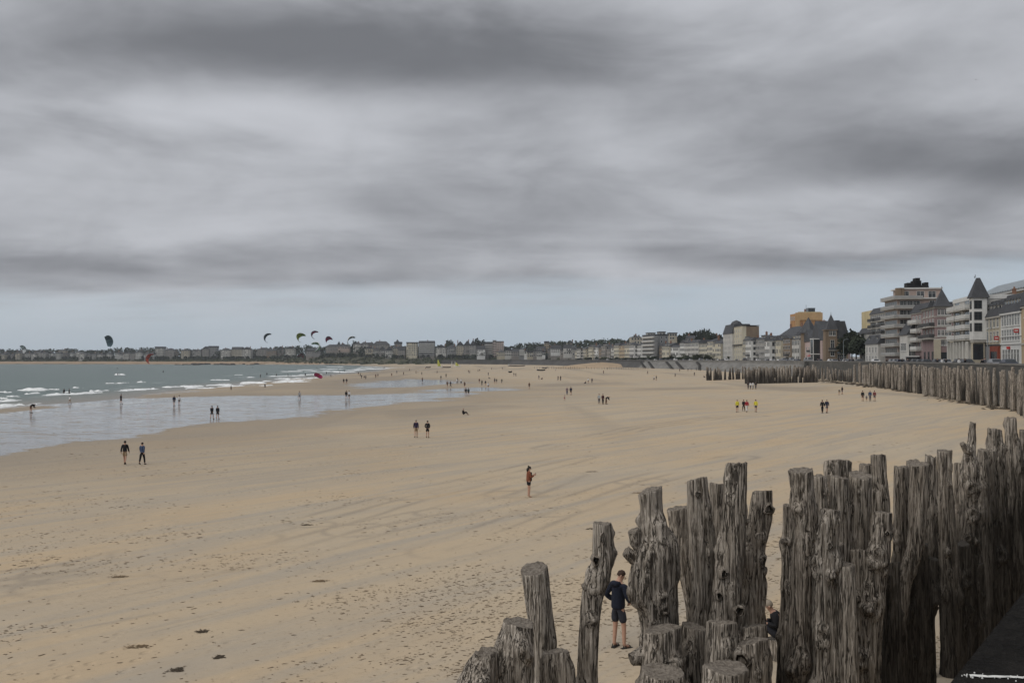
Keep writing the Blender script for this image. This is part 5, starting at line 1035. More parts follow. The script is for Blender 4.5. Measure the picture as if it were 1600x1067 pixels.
    for k, (u0, u1, vr, ve, vb, col, rf, o) in enumerate(T):
        um = (u0 + u1) / 2; d = float(shd(um)) + o; w = (u1 - u0) / F * d; x1 = (u1 - 800) / F * d; zb = zv(vb, d)
        g = shore_pt(um, o).z; zb = min(zb, g + 1.0) if um < 430 else zb
        h = zv(ve, d) - zb; rh = max(.3, zv(vr, d) - zv(ve, d))
        if um > 940: g = zb - 3
        tall = h > 16; where = ('on the low shore across the water' if um < 430 else 'above the scrubby point' if um < 560 else 'above the far head of the beach' if um < 700 else 'behind the dark quay wall' if um < 940 else 'rising behind the seafront row')
        b = small_house(Vector((x1, d, zb)), math.pi, w, 11 if not tall else 14, h, rh, col, rf, 'far_house' if not tall else 'far_apartment_block', '%s %s with %s %s' % (DESC[col], 'block' if tall else 'house', RD[rf[0]], where), 'houses across the bay', 700 + k)
        b.part('plinth', MB().box(.1, w - .1, -10, -.3, g - zb - 3, -4.003), wallm('granite')) if zb - 4 > g else None
        if (u0, u1) == (654, 679):
            for q in range(5): b.balcony(.5, w - .5, 1.6 + q * (h - 1) / 5, 1.4, M_FRAME)
        if (u0, u1) == (757, 770) or (u0, u1) == (811, 820):
            for q in range(5): b.balcony(.5, w - .5, 1.6 + q * (h - 1) / 5, 1.4)
        if (u0, u1) == (616, 627): b.part('cupola', MB().cone((w * .6, -4), 2.6, 2.6, h, h + 3, 8).cone((w * .6, -4), 2.8, .3, h + 3.003, h + 6.5, 8), M_SLATE)
far_town()
def town_trees():
    for (u, d, w, h, k) in ((1331, 345, 8, 11, 0), (1338, 350, 9, 12, 2), (1345, 338, 7, 9, 1), (1349, 352, 8, 13, 3)):
        tree(Vector(((u - 800) / F * d, d, PROM_Z)), w, h, 'dark pine filling the gap between the brown house and the yellow gable', 'trees beside the yellow gable', k)
    for (u, d, w, h, lab) in ((1202, 500, 10, 4.5, 'low dense hedge tree in front of the white seafront houses'), (1191, 515, 7, 5, 'round shrub tree beside the white seafront houses'), (1145, 575, 6, 4, 'small bush below the blank-flanked block')):
        tree(Vector(((u - 800) / F * d, d, PROM_Z)), w, h, lab, None, 5 + int(u) % 3, 'shrub_tree', .6)
    r = random.Random(9)
    for u in (1036, 1044, 1052, 1060, 1068, 1076, 1084, 1092, 1100, 1108, 1116, 1124):
        d = solve_d(u, 70); tree(Vector((float(xw(d)) + 70, d, PROM_Z + 2)), r.uniform(11, 16), zr(522 + r.uniform(-4, 3), d) - 2, 'dark tree on the rise behind the seafront row', 'trees behind the seafront', r.randrange(5), trunk=3)
    for u in (1091, 1098, 1105): 
        d = solve_d(u, 62); o = tree(Vector((float(xw(d)) + 62, d, PROM_Z + 2)), 6, zr(515.5 + (u % 3), d) - 2, 'tall pointed conifer on the rise behind the seafront row', 'conifers behind the seafront', 1, 'conifer_tree', 2)
    for u in np.linspace(905, 1110, 26):
        d = solve_d(u, 8); tree(Vector((float(xw(d)) + 8 + r.uniform(-1, 2), d, PROM_Z)), r.uniform(4, 7), r.uniform(2.2, 4.2), 'dark garden bush along the promenade in front of the houses', 'bushes along the promenade', r.choice((0, 1, 5, 6)), 'garden_bush', .3, 'bush')
    for (u, v, w) in ((555, 531, 9), (529, 534, 5), (747, 529.5, 14), (704, 531, 14), (722, 536, 10), (757, 532, 12)):
        o = 150; p = shore_pt(u, o); tree(p, w, zv(v, p.y) - p.z, 'lone round-headed pine standing above the far roofs', 'lone pines across the bay', int(u) % 5, trunk=5)
town_trees()
# ------------------------------------------------------------------ people
def skin_mesh(name, J, E, R, mat, root, sub=2, extra=None):
    idx = {k: i for i, k in enumerate(J)}
    me = bpy.data.meshes.new(name); me.from_pydata([J[k] for k in J], [(idx[a], idx[b]) for a, b in E], [])
    o = bpy.data.objects.new('tmp', me); COL.objects.link(o)
    md = o.modifiers.new('s', 'SKIN'); md.use_smooth_shade = True; md.branch_smoothing = .6
    lay = me.skin_vertices[0].data
    for k, i in idx.items():
        r = R[k]; lay[i].radius = r if isinstance(r, tuple) else (r, r); lay[i].use_root = (k == root)
    o.modifiers.new('d', 'SUBSURF').levels = sub; o.modifiers['d'].render_levels = sub
    dg = bpy.context.evaluated_depsgraph_get(); dg.update()
    m2 = bpy.data.meshes.new_from_object(o.evaluated_get(dg)); bpy.data.objects.remove(o); m2.name = name
    m2.materials.clear(); m2.materials.append(mat)
    for p in m2.polygons: p.use_smooth = True
    return m2
M_SKIN = pm('skin', (.42, .25, .18), .6, .08, 12); M_HAIRD = pm('dark_hair', (.018, .013, .010), .6, .3, 60); M_HAIRG = pm('grey_blond_hair', (.25, .21, .165), .6, .3, 60); M_SHOE = pm('dark_shoes', (.02, .018, .016), .7, .2, 10)
def joints(step=0.0, arm=.0, **ov):
    """facing +y; step: half stride; arm: swing"""
    J = {'pel': (0, 0, .97), 'spi': (0, .0, 1.13), 'che': (0, .01, 1.31), 'nb': (0, 0, 1.45), 'nk': (0, .015, 1.52), 'hd': (0, .03, 1.615), 'ht': (0, .025, 1.70)}
    for s, n in ((1, 'r'), (-1, 'l')):
        k = step * s
        J.update({'sh' + n: (.165 * s, 0, 1.40), 'el' + n: (.205 * s, -arm * s * .5 - .02, 1.14), 'wr' + n: (.215 * s, -arm * s + .06, .91), 'ha' + n: (.21 * s, -arm * s * 1.1 + .09, .82),
                  'hi' + n: (.085 * s, 0, .92), 'kn' + n: (.095 * s, k * .55 + .025, .50), 'an' + n: (.095 * s, k, .085 + (.10 * max(0, -k) / .25 if step else 0)), 'to' + n: (.105 * s, k + .15, .035 + (.02 * max(0, -k) / .25 if step else 0))})
    J.update(ov); return J
EB = [('pel', 'spi'), ('spi', 'che'), ('che', 'nb'), ('nb', 'nk'), ('nk', 'hd'), ('hd', 'ht')] + [e for n in 'rl' for e in (('nb', 'sh' + n), ('sh' + n, 'el' + n), ('el' + n, 'wr' + n), ('wr' + n, 'ha' + n), ('pel', 'hi' + n), ('hi' + n, 'kn' + n), ('kn' + n, 'an' + n), ('an' + n, 'to' + n))]
RB = {'pel': .125, 'spi': .115, 'che': .135, 'nb': .085, 'nk': .052, 'hd': .088, 'ht': .062}
for n in 'rl': RB.update({'sh' + n: .062, 'el' + n: .042, 'wr' + n: .030, 'ha' + n: .034, 'hi' + n: .078, 'kn' + n: .056, 'an' + n: .040, 'to' + n: .032})
lerp3 = lambda a, b, f: tuple(a[i] + (b[i] - a[i]) * f for i in range(3))
def top_mesh(J, mat, sleeve=1.0, long=0.0, puff=1.0, collar=.25):
    K = {'pel': lerp3(J['pel'], J['spi'], .1 - long), 'spi': J['spi'], 'che': J['che'], 'nb': lerp3(J['nb'], J['nk'], collar)}; E = [('pel', 'spi'), ('spi', 'che'), ('che', 'nb')]; R = {'pel': .155 * puff, 'spi': .145 * puff, 'che': .160 * puff, 'nb': .088}
    for n in 'rl':
        K['sh' + n] = J['sh' + n]; E.append(('nb', 'sh' + n)); R['sh' + n] = .084 * puff
        if sleeve >= .5: K['el' + n] = J['el' + n]; E.append(('sh' + n, 'el' + n)); R['el' + n] = .066 * puff
        if sleeve >= 1: K['wr' + n] = lerp3(J['el' + n], J['wr' + n], .9); E.append(('el' + n, 'wr' + n)); R['wr' + n] = .050 * puff
        if sleeve < .5: K['el' + n] = lerp3(J['sh' + n], J['el' + n], .6); E.append(('sh' + n, 'el' + n)); R['el' + n] = .068
    return skin_mesh('top', K, E, R, mat, 'spi')
def bottom_mesh(J, mat, length=.75):
    K = {'pel': J['pel'], 'wa': lerp3(J['pel'], J['spi'], .35)}; E = [('pel', 'wa')]; R = {'pel': .148, 'wa': .128}
    for n in 'rl':
        K['hi' + n] = J['hi' + n]; E.append(('pel', 'hi' + n)); R['hi' + n] = .118
        if length > .9: K['kn' + n] = J['kn' + n]; K['an' + n] = lerp3(J['kn' + n], J['an' + n], .88); E += [('hi' + n, 'kn' + n), ('kn' + n, 'an' + n)]; R['kn' + n] = .078; R['an' + n] = .062
        else: K['kn' + n] = lerp3(J['hi' + n], J['kn' + n], length); E.append(('hi' + n, 'kn' + n)); R['kn' + n] = .090
    return skin_mesh('bottom', K, E, R, mat, 'pel')
def hair_mesh(J, mat, long=False, bun=False, seed=1):
    c = Vector(J['hd']); mb = MB(); n, m = 16, 10; vs = []
    ax = (Vector(J['ht']) - c).normalized(); fwv = Vector(J.get('face', (0, 1, 0))); fwv = (fwv - ax * fwv.dot(ax)).normalized(); rt = fwv.cross(ax)
    for i in range(m + 1):
        ph = math.pi * .62 * i / m
        for j in range(n):
            th = 2 * math.pi * j / n; f = math.cos(th); low = 1.0 - .42 * max(0, f); p = ph * low; rr = .100 + .008 * math.sin(7 * th + seed) * math.sin(5 * p)
            vs.append(c + ax * .025 + (rt * math.sin(th) * .92 + fwv * math.cos(th)) * math.sin(p) * rr + ax * math.cos(p) * rr * 1.08 - fwv * .012)
    mb.add(vs, [(i * n + j, i * n + (j + 1) % n, (i + 1) * n + (j + 1) % n, (i + 1) * n + j) for i in range(m) for j in range(n)])
    if long: mb.tube([c - fwv * .06 + ax * .03, c - fwv * .085 - ax * .08, c - fwv * .07 - ax * .2], [.075, .08, .04], 10)
    if bun: mb.tube([c + ax * .08 - fwv * .07, c + ax * .12 - fwv * .10, c + ax * .15 - fwv * .12], [.03, .05, .02], 8)
    return mb.mesh('hair', mat, True)
def shoes_mesh(J, mat):
    mb = MB()
    for n in 'rl':
        a, b = Vector(J['an' + n]), Vector(J['to' + n]); d = (b - a); d.z = 0; d.normalize(); z = min(a.z, b.z)
        mb.tube([a - d * .05 + Vector((0, 0, -.035)), a + d * .02 + Vector((0, 0, -.03)), b * .6 + a * .4 + Vector((0, 0, -.01)), b + d * .045], [.038, .052, .050, .026], 8)
    return mb.mesh('shoes', mat, True)
POSES = {'walk': joints(.24, .2), 'stride': joints(-.30, -.26), 'stand': joints(0, .02), 'amble': joints(.12, .08),
         'pockets': joints(.05, 0, elr=(.25, -.08, 1.17), wrr=(.17, .06, 1.0), har=(.14, .11, .95), ell=(-.25, -.08, 1.17), wrl=(-.17, .06, 1.0), hal=(-.14, .11, .95)),
         'bend': joints(.08, 0, spi=(0, .10, 1.09), che=(0, .27, 1.17), nb=(0, .40, 1.22), nk=(0, .47, 1.22), hd=(0, .56, 1.20), ht=(0, .64, 1.18), shr=(.165, .37, 1.17), shl=(-.165, .37, 1.17), elr=(.2, .45, .93), ell=(-.2, .45, .93), wrr=(.15, .55, .72), wrl=(-.15, .55, .72), har=(.13, .58, .63), hal=(-.13, .58, .63)),
         'sit': joints(0, 0, pel=(0, 0, .14), spi=(0, -.04, .30), che=(0, -.05, .48), nb=(0, -.02, .62), nk=(0, 0, .69), hd=(0, .02, .78), ht=(0, .02, .865), shr=(.165, -.03, .57), shl=(-.165, -.03, .57), elr=(.24, .06, .36), ell=(-.24, .06, .36), wrr=(.13, .28, .40), wrl=(-.13, .28, .40), har=(.08, .34, .42), hal=(-.08, .34, .42), hir=(.09, .03, .12), hil=(-.09, .03, .12), knr=(.12, .38, .42), knl=(-.12, .38, .42), anr=(.11, .62, .07), anl=(-.11, .62, .07), tor=(.11, .76, .04), tol=(-.11, .76, .04))}
PM = {}
def pmesh(key, fn):
    if key not in PM: PM[key] = fn()
    return PM[key]
def cloth(c): return pm('cloth_%02x%02x%02x' % c, C8(*c), .85, .12, 6)
def person(p, face, pose, top, bot, label, grp=None, h=1.72, shorts=False, hair='d', sleeve=1.0, long=False, name='person', shoes=True):
    """face: heading in degrees, 0 = away from the viewer, 90 = to the right"""
    J = POSES[pose]; o = empty(name, p, -math.radians(face), label=label, cat='person', group=grp); k = h / 1.72; o.scale = (k, k, k)
    def put(nm, me, mat=None):
        q = link(bpy.data.objects.new(nm, me), o)
        if mat: q.material_slots[0].link = 'OBJECT'; q.material_slots[0].material = mat
        return q
    put('body', pmesh((pose, 'b'), lambda: skin_mesh('body', J, EB, RB, M_SKIN, 'pel')))
    put('top', pmesh((pose, 't', sleeve), lambda: top_mesh(J, M_SKIN, sleeve)), cloth(top))
    put('shorts' if shorts else 'trousers', pmesh((pose, 'l', shorts), lambda: bottom_mesh(J, M_SKIN, .72 if shorts else 1)), cloth(bot))
    put('hair', pmesh((pose, 'h', long), lambda: hair_mesh(J, M_HAIRD, long)), M_HAIRD if hair == 'd' else M_HAIRG)
    if shoes: put('shoes', pmesh((pose, 's'), lambda: shoes_mesh(J, M_SHOE)))
    return o
BLK, NAVY, GREY, WHT, YEL, RED_, BLU, KHA, PUR, BRN = (24, 24, 28), (30, 36, 56), (90, 90, 95), (205, 205, 205), (200, 190, 60), (150, 30, 45), (58, 72, 98), (150, 130, 105), (45, 38, 62), (95, 70, 55)
def beach_people():
    G = None
    N = [  # u, v(feet), heading, pose, top, bottom, shorts, label, height
     (195, 726, -8, 'stride', BLK, KHA, True, 'walker in black jacket and khaki shorts beside the one in blue', 1.74), (222, 726, 8, 'walk', BLU, BLK, False, 'walker in blue jacket and dark trousers near the wet sand', 1.62),
     (331, 655, 10, 'walk', BLK, BLK, True, 'walker in dark clothes and shorts at the edge of the water film', 1.75), (340, 655, 10, 'amble', BLK, BLK, True, 'companion in dark clothes at the edge of the water film', 1.75),
     (272, 634, 0, 'stand', NAVY, GREY, True, 'figure in dark top standing in the water film beside one in white', 1.75), (280, 633, 0, 'stand', WHT, GREY, True, 'figure in white top standing in the water film', 1.7),
     (189, 631.5, 30, 'amble', BLK, BLK, True, 'dark-clad figure with pale legs alone on the water film', 1.78), (109, 630.5, 20, 'walk', WHT, KHA, True, 'child in white top paddling near the wave edge', 1.4), (48, 645, 40, 'bend', BLK, BRN, True, 'dark figure stooping at the edge of the shallow water', 1.8),
     (650, 684, -5, 'walk', PUR, KHA, True, 'walker in purple jacket and pale shorts beside the one in black', 1.74), (668, 684, 10, 'pockets', BLK, BLK, True, 'bare-legged walker in black jacket and black shorts', 1.66),
     (468, 625, 0, 'walk', (150, 150, 150), GREY, True, 'figure in pale grey wading on the long water film', 1.7), (541, 624, 0, 'walk', BLK, GREY, True, 'dark figure of the pair on the end of the water film', 1.72), (545.5, 624, 0, 'amble', WHT, BLK, True, 'light figure of the pair on the end of the water film', 1.68),
     (724, 648, 100, 'sit', BLK, BLK, False, 'person in black sitting alone on the sand', 1.72), (728, 618.5, 15, 'walk', BLK, GREY, True, 'dark walker beside the small pool tip', 1.7), (732, 618.5, 15, 'amble', (40, 60, 60), BLK, True, 'walker in dark green beside the small pool tip', 1.66), (763, 607, 0, 'stride', WHT, GREY, True, 'walker all in white at the tip of the pool', 1.6),
     (827, 607.5, 0, 'stand', BRN, (60, 60, 62), True, 'lone figure in brown on the open sand', 1.65), (886, 617, 5, 'walk', (120, 105, 110), BLU, False, 'walker in greyish mauve beside the one in navy', 1.68), (892, 617.5, 5, 'walk', NAVY, BLK, True, 'walker in navy jacket on the open sand', 1.78), (882, 626, 20, 'walk', (170, 150, 140), RED_, True, 'small child in pale top ahead of the pair', 1.05),
     (936, 631, 10, 'walk', (160, 165, 165), GREY, False, 'walker in pale grey left of the stooping group', 1.68), (942, 631.5, 30, 'stand', (60, 30, 34), BLK, False, 'person in dark maroon in the stooping group', 1.7), (947, 631.5, 80, 'bend', BLK, BRN, False, 'person in black stooping to the sand', 1.7),
     (1169, 608, 0, 'walk', BLK, BLK, False, 'dark figure at the left end of the four below the groyne', 1.72), (1172.5, 608, 0, 'walk', WHT, GREY, False, 'figure in white beside the dark one below the groyne', 1.7), (1176.5, 608, 0, 'amble', WHT, (150, 150, 150), False, 'second figure in white below the groyne', 1.72), (1181, 608, 0, 'walk', BLK, NAVY, False, 'dark figure at the right end of the four below the groyne', 1.74),
     (1152, 644, 0, 'stand', YEL, BLK, True, 'walker in yellow top and dark shorts, left of the one in red', 1.74), (1162, 642.5, 30, 'walk', BLK, BLK, False, 'walker in black between the yellow and the red tops', 1.62), (1167, 644, -10, 'walk', RED_, WHT, False, 'walker in red top and white trousers', 1.68), (1181, 644, 10, 'walk', YEL, GREY, True, 'walker in yellow and black top, right of the one in red', 1.74),
     (1285, 645.5, 5, 'walk', BLK, BLK, False, 'slim walker in black beside the one in a loose dark jacket', 1.74), (1292, 645.5, 5, 'walk', NAVY, GREY, True, 'walker in loose dark jacket and shorts near the groynes', 1.8), (1311, 617, 30, 'bend', BLK, KHA, True, 'child stooping below the weed line', 1.3), (1316, 616, -30, 'stand', BLK, GREY, True, 'dark figure below the weed line beside a stooping child', 1.5),
     (1348, 627, 20, 'walk', BLK, BRN, True, 'walker in black beside a small child near the weed line', 1.72), (1354, 627, 20, 'walk', GREY, BRN, True, 'small child between two adults near the weed line', .95), (1359.5, 627, 20, 'walk', BLU, GREY, False, 'walker in blue grey near the weed line', 1.75), (1366.5, 627, 20, 'walk', (110, 60, 60), GREY, True, 'walker in dull red near the weed line', 1.72),
     (1442, 610.5, 0, 'stand', (140, 110, 100), GREY, False, 'figure in pinkish grey at the foot of the wall piles', 1.7), (1461, 616, 0, 'stand', GREY, BLU, False, 'figure in grey at the foot of the wall piles', 1.7), (1467, 618, 0, 'stand', NAVY, NAVY, False, 'figure in navy at the foot of the wall piles', 1.75), (1473, 618.5, 0, 'stand', (60, 75, 95), BLK, False, 'figure in slate blue at the foot of the wall piles', 1.72)]
    for i, (u, v, hd, ps, t_, b_, sh, lab, hh) in enumerate(N):
        person(gp(u, v), hd, ps, t_, b_, lab, 'people on the beach', hh, sh, hair='g' if i % 5 == 4 else 'd')
    D = [(537, 600), (541.5, 600), (565, 592), (569, 593), (571.5, 593.5), (560, 586), (563, 588), (587, 591), (590.5, 589.5), (620, 584), (630.5, 586), (650, 584), (653, 582.5), (659, 586), (660, 597), (683, 583.5), (689, 593.5), (697, 590), (715, 598), (699, 605), (704, 605), (714, 600), (720.5, 600), (749, 599), (753, 603), (758.5, 603), (773, 599.5), (776, 599.5), (784, 599.5), (734, 584), (747, 581), (749.5, 581),
         (763, 587), (803, 588), (842, 593), (872, 595), (876, 595), (919, 599), (925, 598.5), (949, 578), (1022, 594.5), (1025.5, 594.5), (1055, 589), (1062, 581), (1075, 580), (1080, 580), (1088, 579), (1094, 580.5), (1085, 588), (1104, 590), (943, 584), (1012, 585), (806, 588.5), (732, 583), (726, 606), (691, 576), (768, 578), (785, 577.5), (853, 578), (868, 580), (665, 577), (600, 577.5), (640, 580), (612, 589)]
    r = random.Random(31); shades = [(BLK, 'black'), (NAVY, 'navy'), (GREY, 'grey'), (BRN, 'brown'), (WHT, 'white'), (BLK, 'black'), ((70, 80, 70), 'dull green')]
    for (u, v) in D:
        c, nm = r.choice(shades); where = 'on the far sand by the breakers' if u < 675 else 'on the middle of the wide beach' if u < 830 else 'on the far sand before the low posts' if u < 1000 else 'on the sand below the sloping wall'
        person(gp(u, v), r.uniform(-60, 60), r.choice(('walk', 'stride', 'stand', 'amble')), c, r.choice((BLK, BLK, GREY, NAVY)), 'distant figure in %s %s' % (nm, where), 'distant people in %s' % nm, r.uniform(1.55, 1.8), r.random() < .4, shoes=False)
    for (u, v) in ((847, 593), (915, 599.5), (764, 592), (1100, 590)): person(gp(u, v), r.uniform(0, 360), 'sit', BLK, GREY, 'distant figure in dark clothes sitting on the sand', 'distant sitting people', 1.7, False, shoes=False)
    for (u, v) in ((100, 616), (108, 616), (183, 576.5), (184, 586.5), (255, 582), (361, 609.5), (395, 575.5), (407, 589), (417, 586), (432, 588), (450, 588), (477, 587), (495, 575.5), (510, 584), (517, 589), (531, 583), (538, 581), (414, 606)):
        person(at_sea(u, v) + Vector((0, 0, -.45)), r.uniform(-90, 90), r.choice(('stand', 'amble')), BLK, BLK, 'bather in a black wetsuit standing in the %s' % ('surf before the scrubby point' if u > 390 else 'waves off the water film' if u < 130 else 'open water'), 'bathers in wetsuits', 1.75, False, shoes=False)
beach_people()
def hand(mb, wr, dirv, palm, side, k=1.0):
    """palm and five separate, slightly curled fingers; dirv towards the fingertips, palm = palm normal"""
    d = Vector(dirv).normalized(); n = Vector(palm); n = (n - d * n.dot(d)).normalized(); s = d.cross(n) * side; w = Vector(wr)
    mb.tube([w, w + d * .045 * k, w + d * .085 * k], [.026 * k, .036 * k, .032 * k], 8)
    for i, (off, L) in enumerate(((-.028, .066), (-.009, .078), (.010, .074), (.028, .056))):
        b = w + d * .082 * k + s * off * k; mb.tube([b, b + d * L * .45 * k + n * .006, b + d * L * .8 * k + n * .024 * k, b + d * L * .9 * k + n * .04 * k], [.0095 * k, .009 * k, .008 * k, .006 * k], 6)
    b = w + d * .03 * k - s * .026 * k; mb.tube([b, b - s * .025 * k + d * .025 * k + n * .01, b - s * .028 * k + d * .06 * k + n * .022], [.012 * k, .010 * k, .007 * k], 6)
def face_bits(o, J, fwv, glasses=False):
    c = Vector(J['hd']); ax = (Vector(J['ht']) - c).normalized(); f = Vector(fwv); f = (f - ax * f.dot(ax)).normalized(); r = f.cross(ax)
    mb = MB(); mb.tube([c + f * .088 + ax * .01, c + f * .112 - ax * .022, c + f * .088 - ax * .03], [.008, .014, .010], 6)
    for s in (-1, 1): mb.tube([c + r * s * .088 - f * .005 + ax * .02, c + r * s * .102 - f * .018 + ax * .0, c + r * s * .09 - ax * .03], [.012, .022, .010], 6)
    mb.build('nose_and_ears', M_SKIN, o, True)
    mb = MB()
    for s in (-1, 1): mb.tube([c + f * .084 + r * s * .034 + ax * .012, c + f * .091 + r * s * .034 + ax * .012], [.011, .008], 6)
    mb.build('eyes', M_HAIRD, o, True)
    MB().tube([c + f * .086 - ax * .058 - r * .022, c + f * .092 - ax * .058, c + f * .086 - ax * .058 + r * .022], [.004, .007, .004], 6).build('mouth', pm('lips', (.30, .12, .10), .6), o, True)
    if glasses:
        mb = MB()
        for s in (-1, 1):
            mb.tube([c + f * .098 + r * s * (.034 + .024 * math.cos(a)) + ax * (.012 + .018 * math.sin(a)) for a in np.linspace(0, 6.28, 11)], .003, 5)
            mb.tube([c + f * .098 + r * s * .058 + ax * .014, c + r * s * .094 + ax * .016], .003, 5)
        mb.tube([c + f * .1 - r * .01 + ax * .014, c + f * .1 + r * .01 + ax * .014], .003, 5); mb.build('glasses', M_RAILD, o, True)
def add_hands(J, mesh, spec, mat):
    """join fingers into the body mesh"""
    mb = MB()
    for (wr, d, palm, side) in spec: hand(mb, wr, d, palm, side)
    hm = mb.mesh('hands', mat, True); bm = bmesh.new(); bm.from_mesh(mesh); bm.from_mesh(hm); bm.to_mesh(mesh); bm.free()
    for p in mesh.polygons: p.use_smooth = True
def near_people():
    # man in navy hoodie and shorts, back three-quarters to us, hands at the waist, looking down to the right
    J = joints(0, 0, hd=(.035, .075, 1.60), ht=(.055, .11, 1.685), nk=(.01, .03, 1.52), elr=(.30, -.02, 1.16), wrr=(.20, .17, 1.03), har=(.17, .20, 1.0), ell=(-.31, -.05, 1.17), wrl=(-.19, .10, 1.02), hal=(-.15, .14, 1.0),
               knr=(.12, .05, .50), anr=(.14, .03, .085), tor=(.19, .17, .035), knl=(-.09, .02, .50), anl=(-.10, -.02, .085), tol=(-.13, .12, .035)); J2 = {k: v for k, v in J.items()}
    p = gp(966, 1012); d = p.y; o = empty('person', p, -math.radians(42), label='man in navy hooded jacket and dark shorts standing behind the lone slender pile', cat='person')
    k = (1012 - 893) / F * d / 1.72; o.scale = (k, k, k)
    EBn = [e for e in EB]; me = skin_mesh('body', {q: v for q, v in J.items()}, EBn, RB, M_SKIN, 'pel')
    add_hands(J, me, [(J['wrr'], (-.5, .5, -.55), (-.6, -.4, .1), 1), (J['wrl'], (.6, .45, -.5), (.5, -.5, 0), -1)], M_SKIN); link(bpy.data.objects.new('body', me), o)
    nv = pm('navy_hoodie', C8(27, 32, 46), .9, .2, 25, .4); link(bpy.data.objects.new('hooded_jacket', top_mesh(J, nv, 1.0, .8, 1.14, .5)), o)
    MB().tube([(-.10, -.05, 1.47), (-.05, -.125, 1.46), (.05, -.125, 1.46), (.10, -.05, 1.47)], [.035, .07, .07, .035], 10).build('hood', nv, o, True)
    link(bpy.data.objects.new('shorts', bottom_mesh(J, pm('dark_grey_shorts', C8(50, 52, 60), .9, .2, 20, .3), .88)), o)
    J['face'] = (.75, .5, -.4); link(bpy.data.objects.new('hair', hair_mesh(J, pm('brown_hair', (.035, .018, .011), .7, .3, 60))), o); face_bits(o, J, J['face'])
    mb = MB()
    for n in 'rl':
        a, b = Vector(J['an' + n]), Vector(J['to' + n]); dd = (b - a); dd.z = 0; dd.normalize(); s = Vector((dd.y, -dd.x, 0)); a0 = Vector((a.x, a.y, .012))
        mb.add([a0 - dd * .07 + s * .042 + Vector((0, 0, z)) for z in (-.012, .012)] + [a0 - dd * .07 - s * .042 + Vector((0, 0, z)) for z in (-.012, .012)] + [a0 + dd * .21 - s * .05 + Vector((0, 0, z)) for z in (-.012, .012)] + [a0 + dd * .21 + s * .05 + Vector((0, 0, z)) for z in (-.012, .012)],
               [(0, 2, 4, 6), (1, 7, 5, 3), (0, 1, 3, 2), (2, 3, 5, 4), (4, 5, 7, 6), (6, 7, 1, 0)])
        for f in (.02, .13): q = a0 + dd * f; mb.tube([q + s * .05, q + s * .045 + Vector((0, 0, .06)), q - s * .045 + Vector((0, 0, .06)), q - s * .05], .012, 6)
    mb.build('sandals', M_SHOE, o)
    # woman in rust cardigan holding a phone
    J = joints(0, 0, elr=(.17, .10, 1.13), wrr=(.10, .30, 1.24), har=(.06, .36, 1.28), ell=(-.19, .06, 1.13), wrl=(-.08, .29, 1.22), hal=(-.04, .36, 1.27), hd=(0, .05, 1.60), ht=(0, .075, 1.685))
    p = gp(826, 777); o = empty('person', p, -math.radians(78), label='barefoot woman in rust cardigan and black shorts looking at a phone on the sand', cat='person'); k = (777 - 729) / F * p.y / 1.72; o.scale = (k, k, k)
    me = skin_mesh('body', J, EB, RB, M_SKIN, 'pel'); add_hands(J, me, [(J['wrr'], (-.2, .6, .5), (-.9, .1, 0), 1), (J['wrl'], (.2, .6, .5), (.9, .1, 0), -1)], M_SKIN); link(bpy.data.objects.new('body', me), o)
    link(bpy.data.objects.new('cardigan', top_mesh(J, pm('rust_knit', C8(128, 78, 58), .95, .2, 30, .4), 1.0, .9, 1.0)), o); link(bpy.data.objects.new('shorts', bottom_mesh(J, cloth(BLK), .62)), o)
    MB().box(-.11, .11, .115, .165, .92, 1.40).build('black_vest', cloth(BLK), o)
    J['face'] = (0, 1, -.35); link(bpy.data.objects.new('hair', hair_mesh(J, M_HAIRD, True, True)), o); face_bits(o, J, J['face'])
    MB().add([(x, y, z) for x in (-.035, .035) for (y, z) in ((.38, 1.25), (.39, 1.25), (.42, 1.38), (.41, 1.38))], [(0, 1, 2, 3), (7, 6, 5, 4), (0, 4, 5, 1), (1, 5, 6, 2), (2, 6, 7, 3), (3, 7, 4, 0)]).build('phone', M_RAILD, o)
    # grey-haired man in black, sitting behind the palisade, chin down
    J = {q: v for q, v in POSES['sit'].items()}; J.update(che=(0, .02, .48), nb=(0, .10, .61), nk=(0, .15, .67), hd=(0, .21, .75), ht=(0, .245, .835), shr=(.165, .07, .56), shl=(-.165, .07, .56))
    d = 21.5; hz = at(1209, 947, d); p = Vector((hz.x + .10, d, 0)); zb = hz.z - .75 * 1.0; g = float(zs(p.x, p.y)); p.z = zb
    o = empty('person', p, -math.radians(-80), label='grey-haired man in glasses and black jacket sitting hunched behind the palisade', cat='person')
    me = skin_mesh('body', J, EB, RB, M_SKIN, 'pel'); add_hands(J, me, [(J['wrr'], (-.4, .8, .1), (-.8, 0, -.4), 1), (J['wrl'], (.4, .8, .1), (.8, 0, -.4), -1)], M_SKIN); link(bpy.data.objects.new('body', me), o)
    link(bpy.data.objects.new('jacket', top_mesh(J, cloth((20, 20, 23)), 1.0, .2, 1.08, .75)), o); link(bpy.data.objects.new('trousers', bottom_mesh(J, cloth((52, 54, 62)), 1)), o); link(bpy.data.objects.new('shoes', shoes_mesh(J, M_SHOE)), o)
    J['face'] = (0, .9, -.4); link(bpy.data.objects.new('hair', hair_mesh(J, M_HAIRG)), o); face_bits(o, J, J['face'], True)
    # the low post he sits on
    bx = MB().cone((p.x, p.y), .26, .24, g - .3, zb + .035, 14); tag(bx.build('stump_seat', M_WOODF), 'low sawn stump under the grey-haired man', 'stump')
near_people()
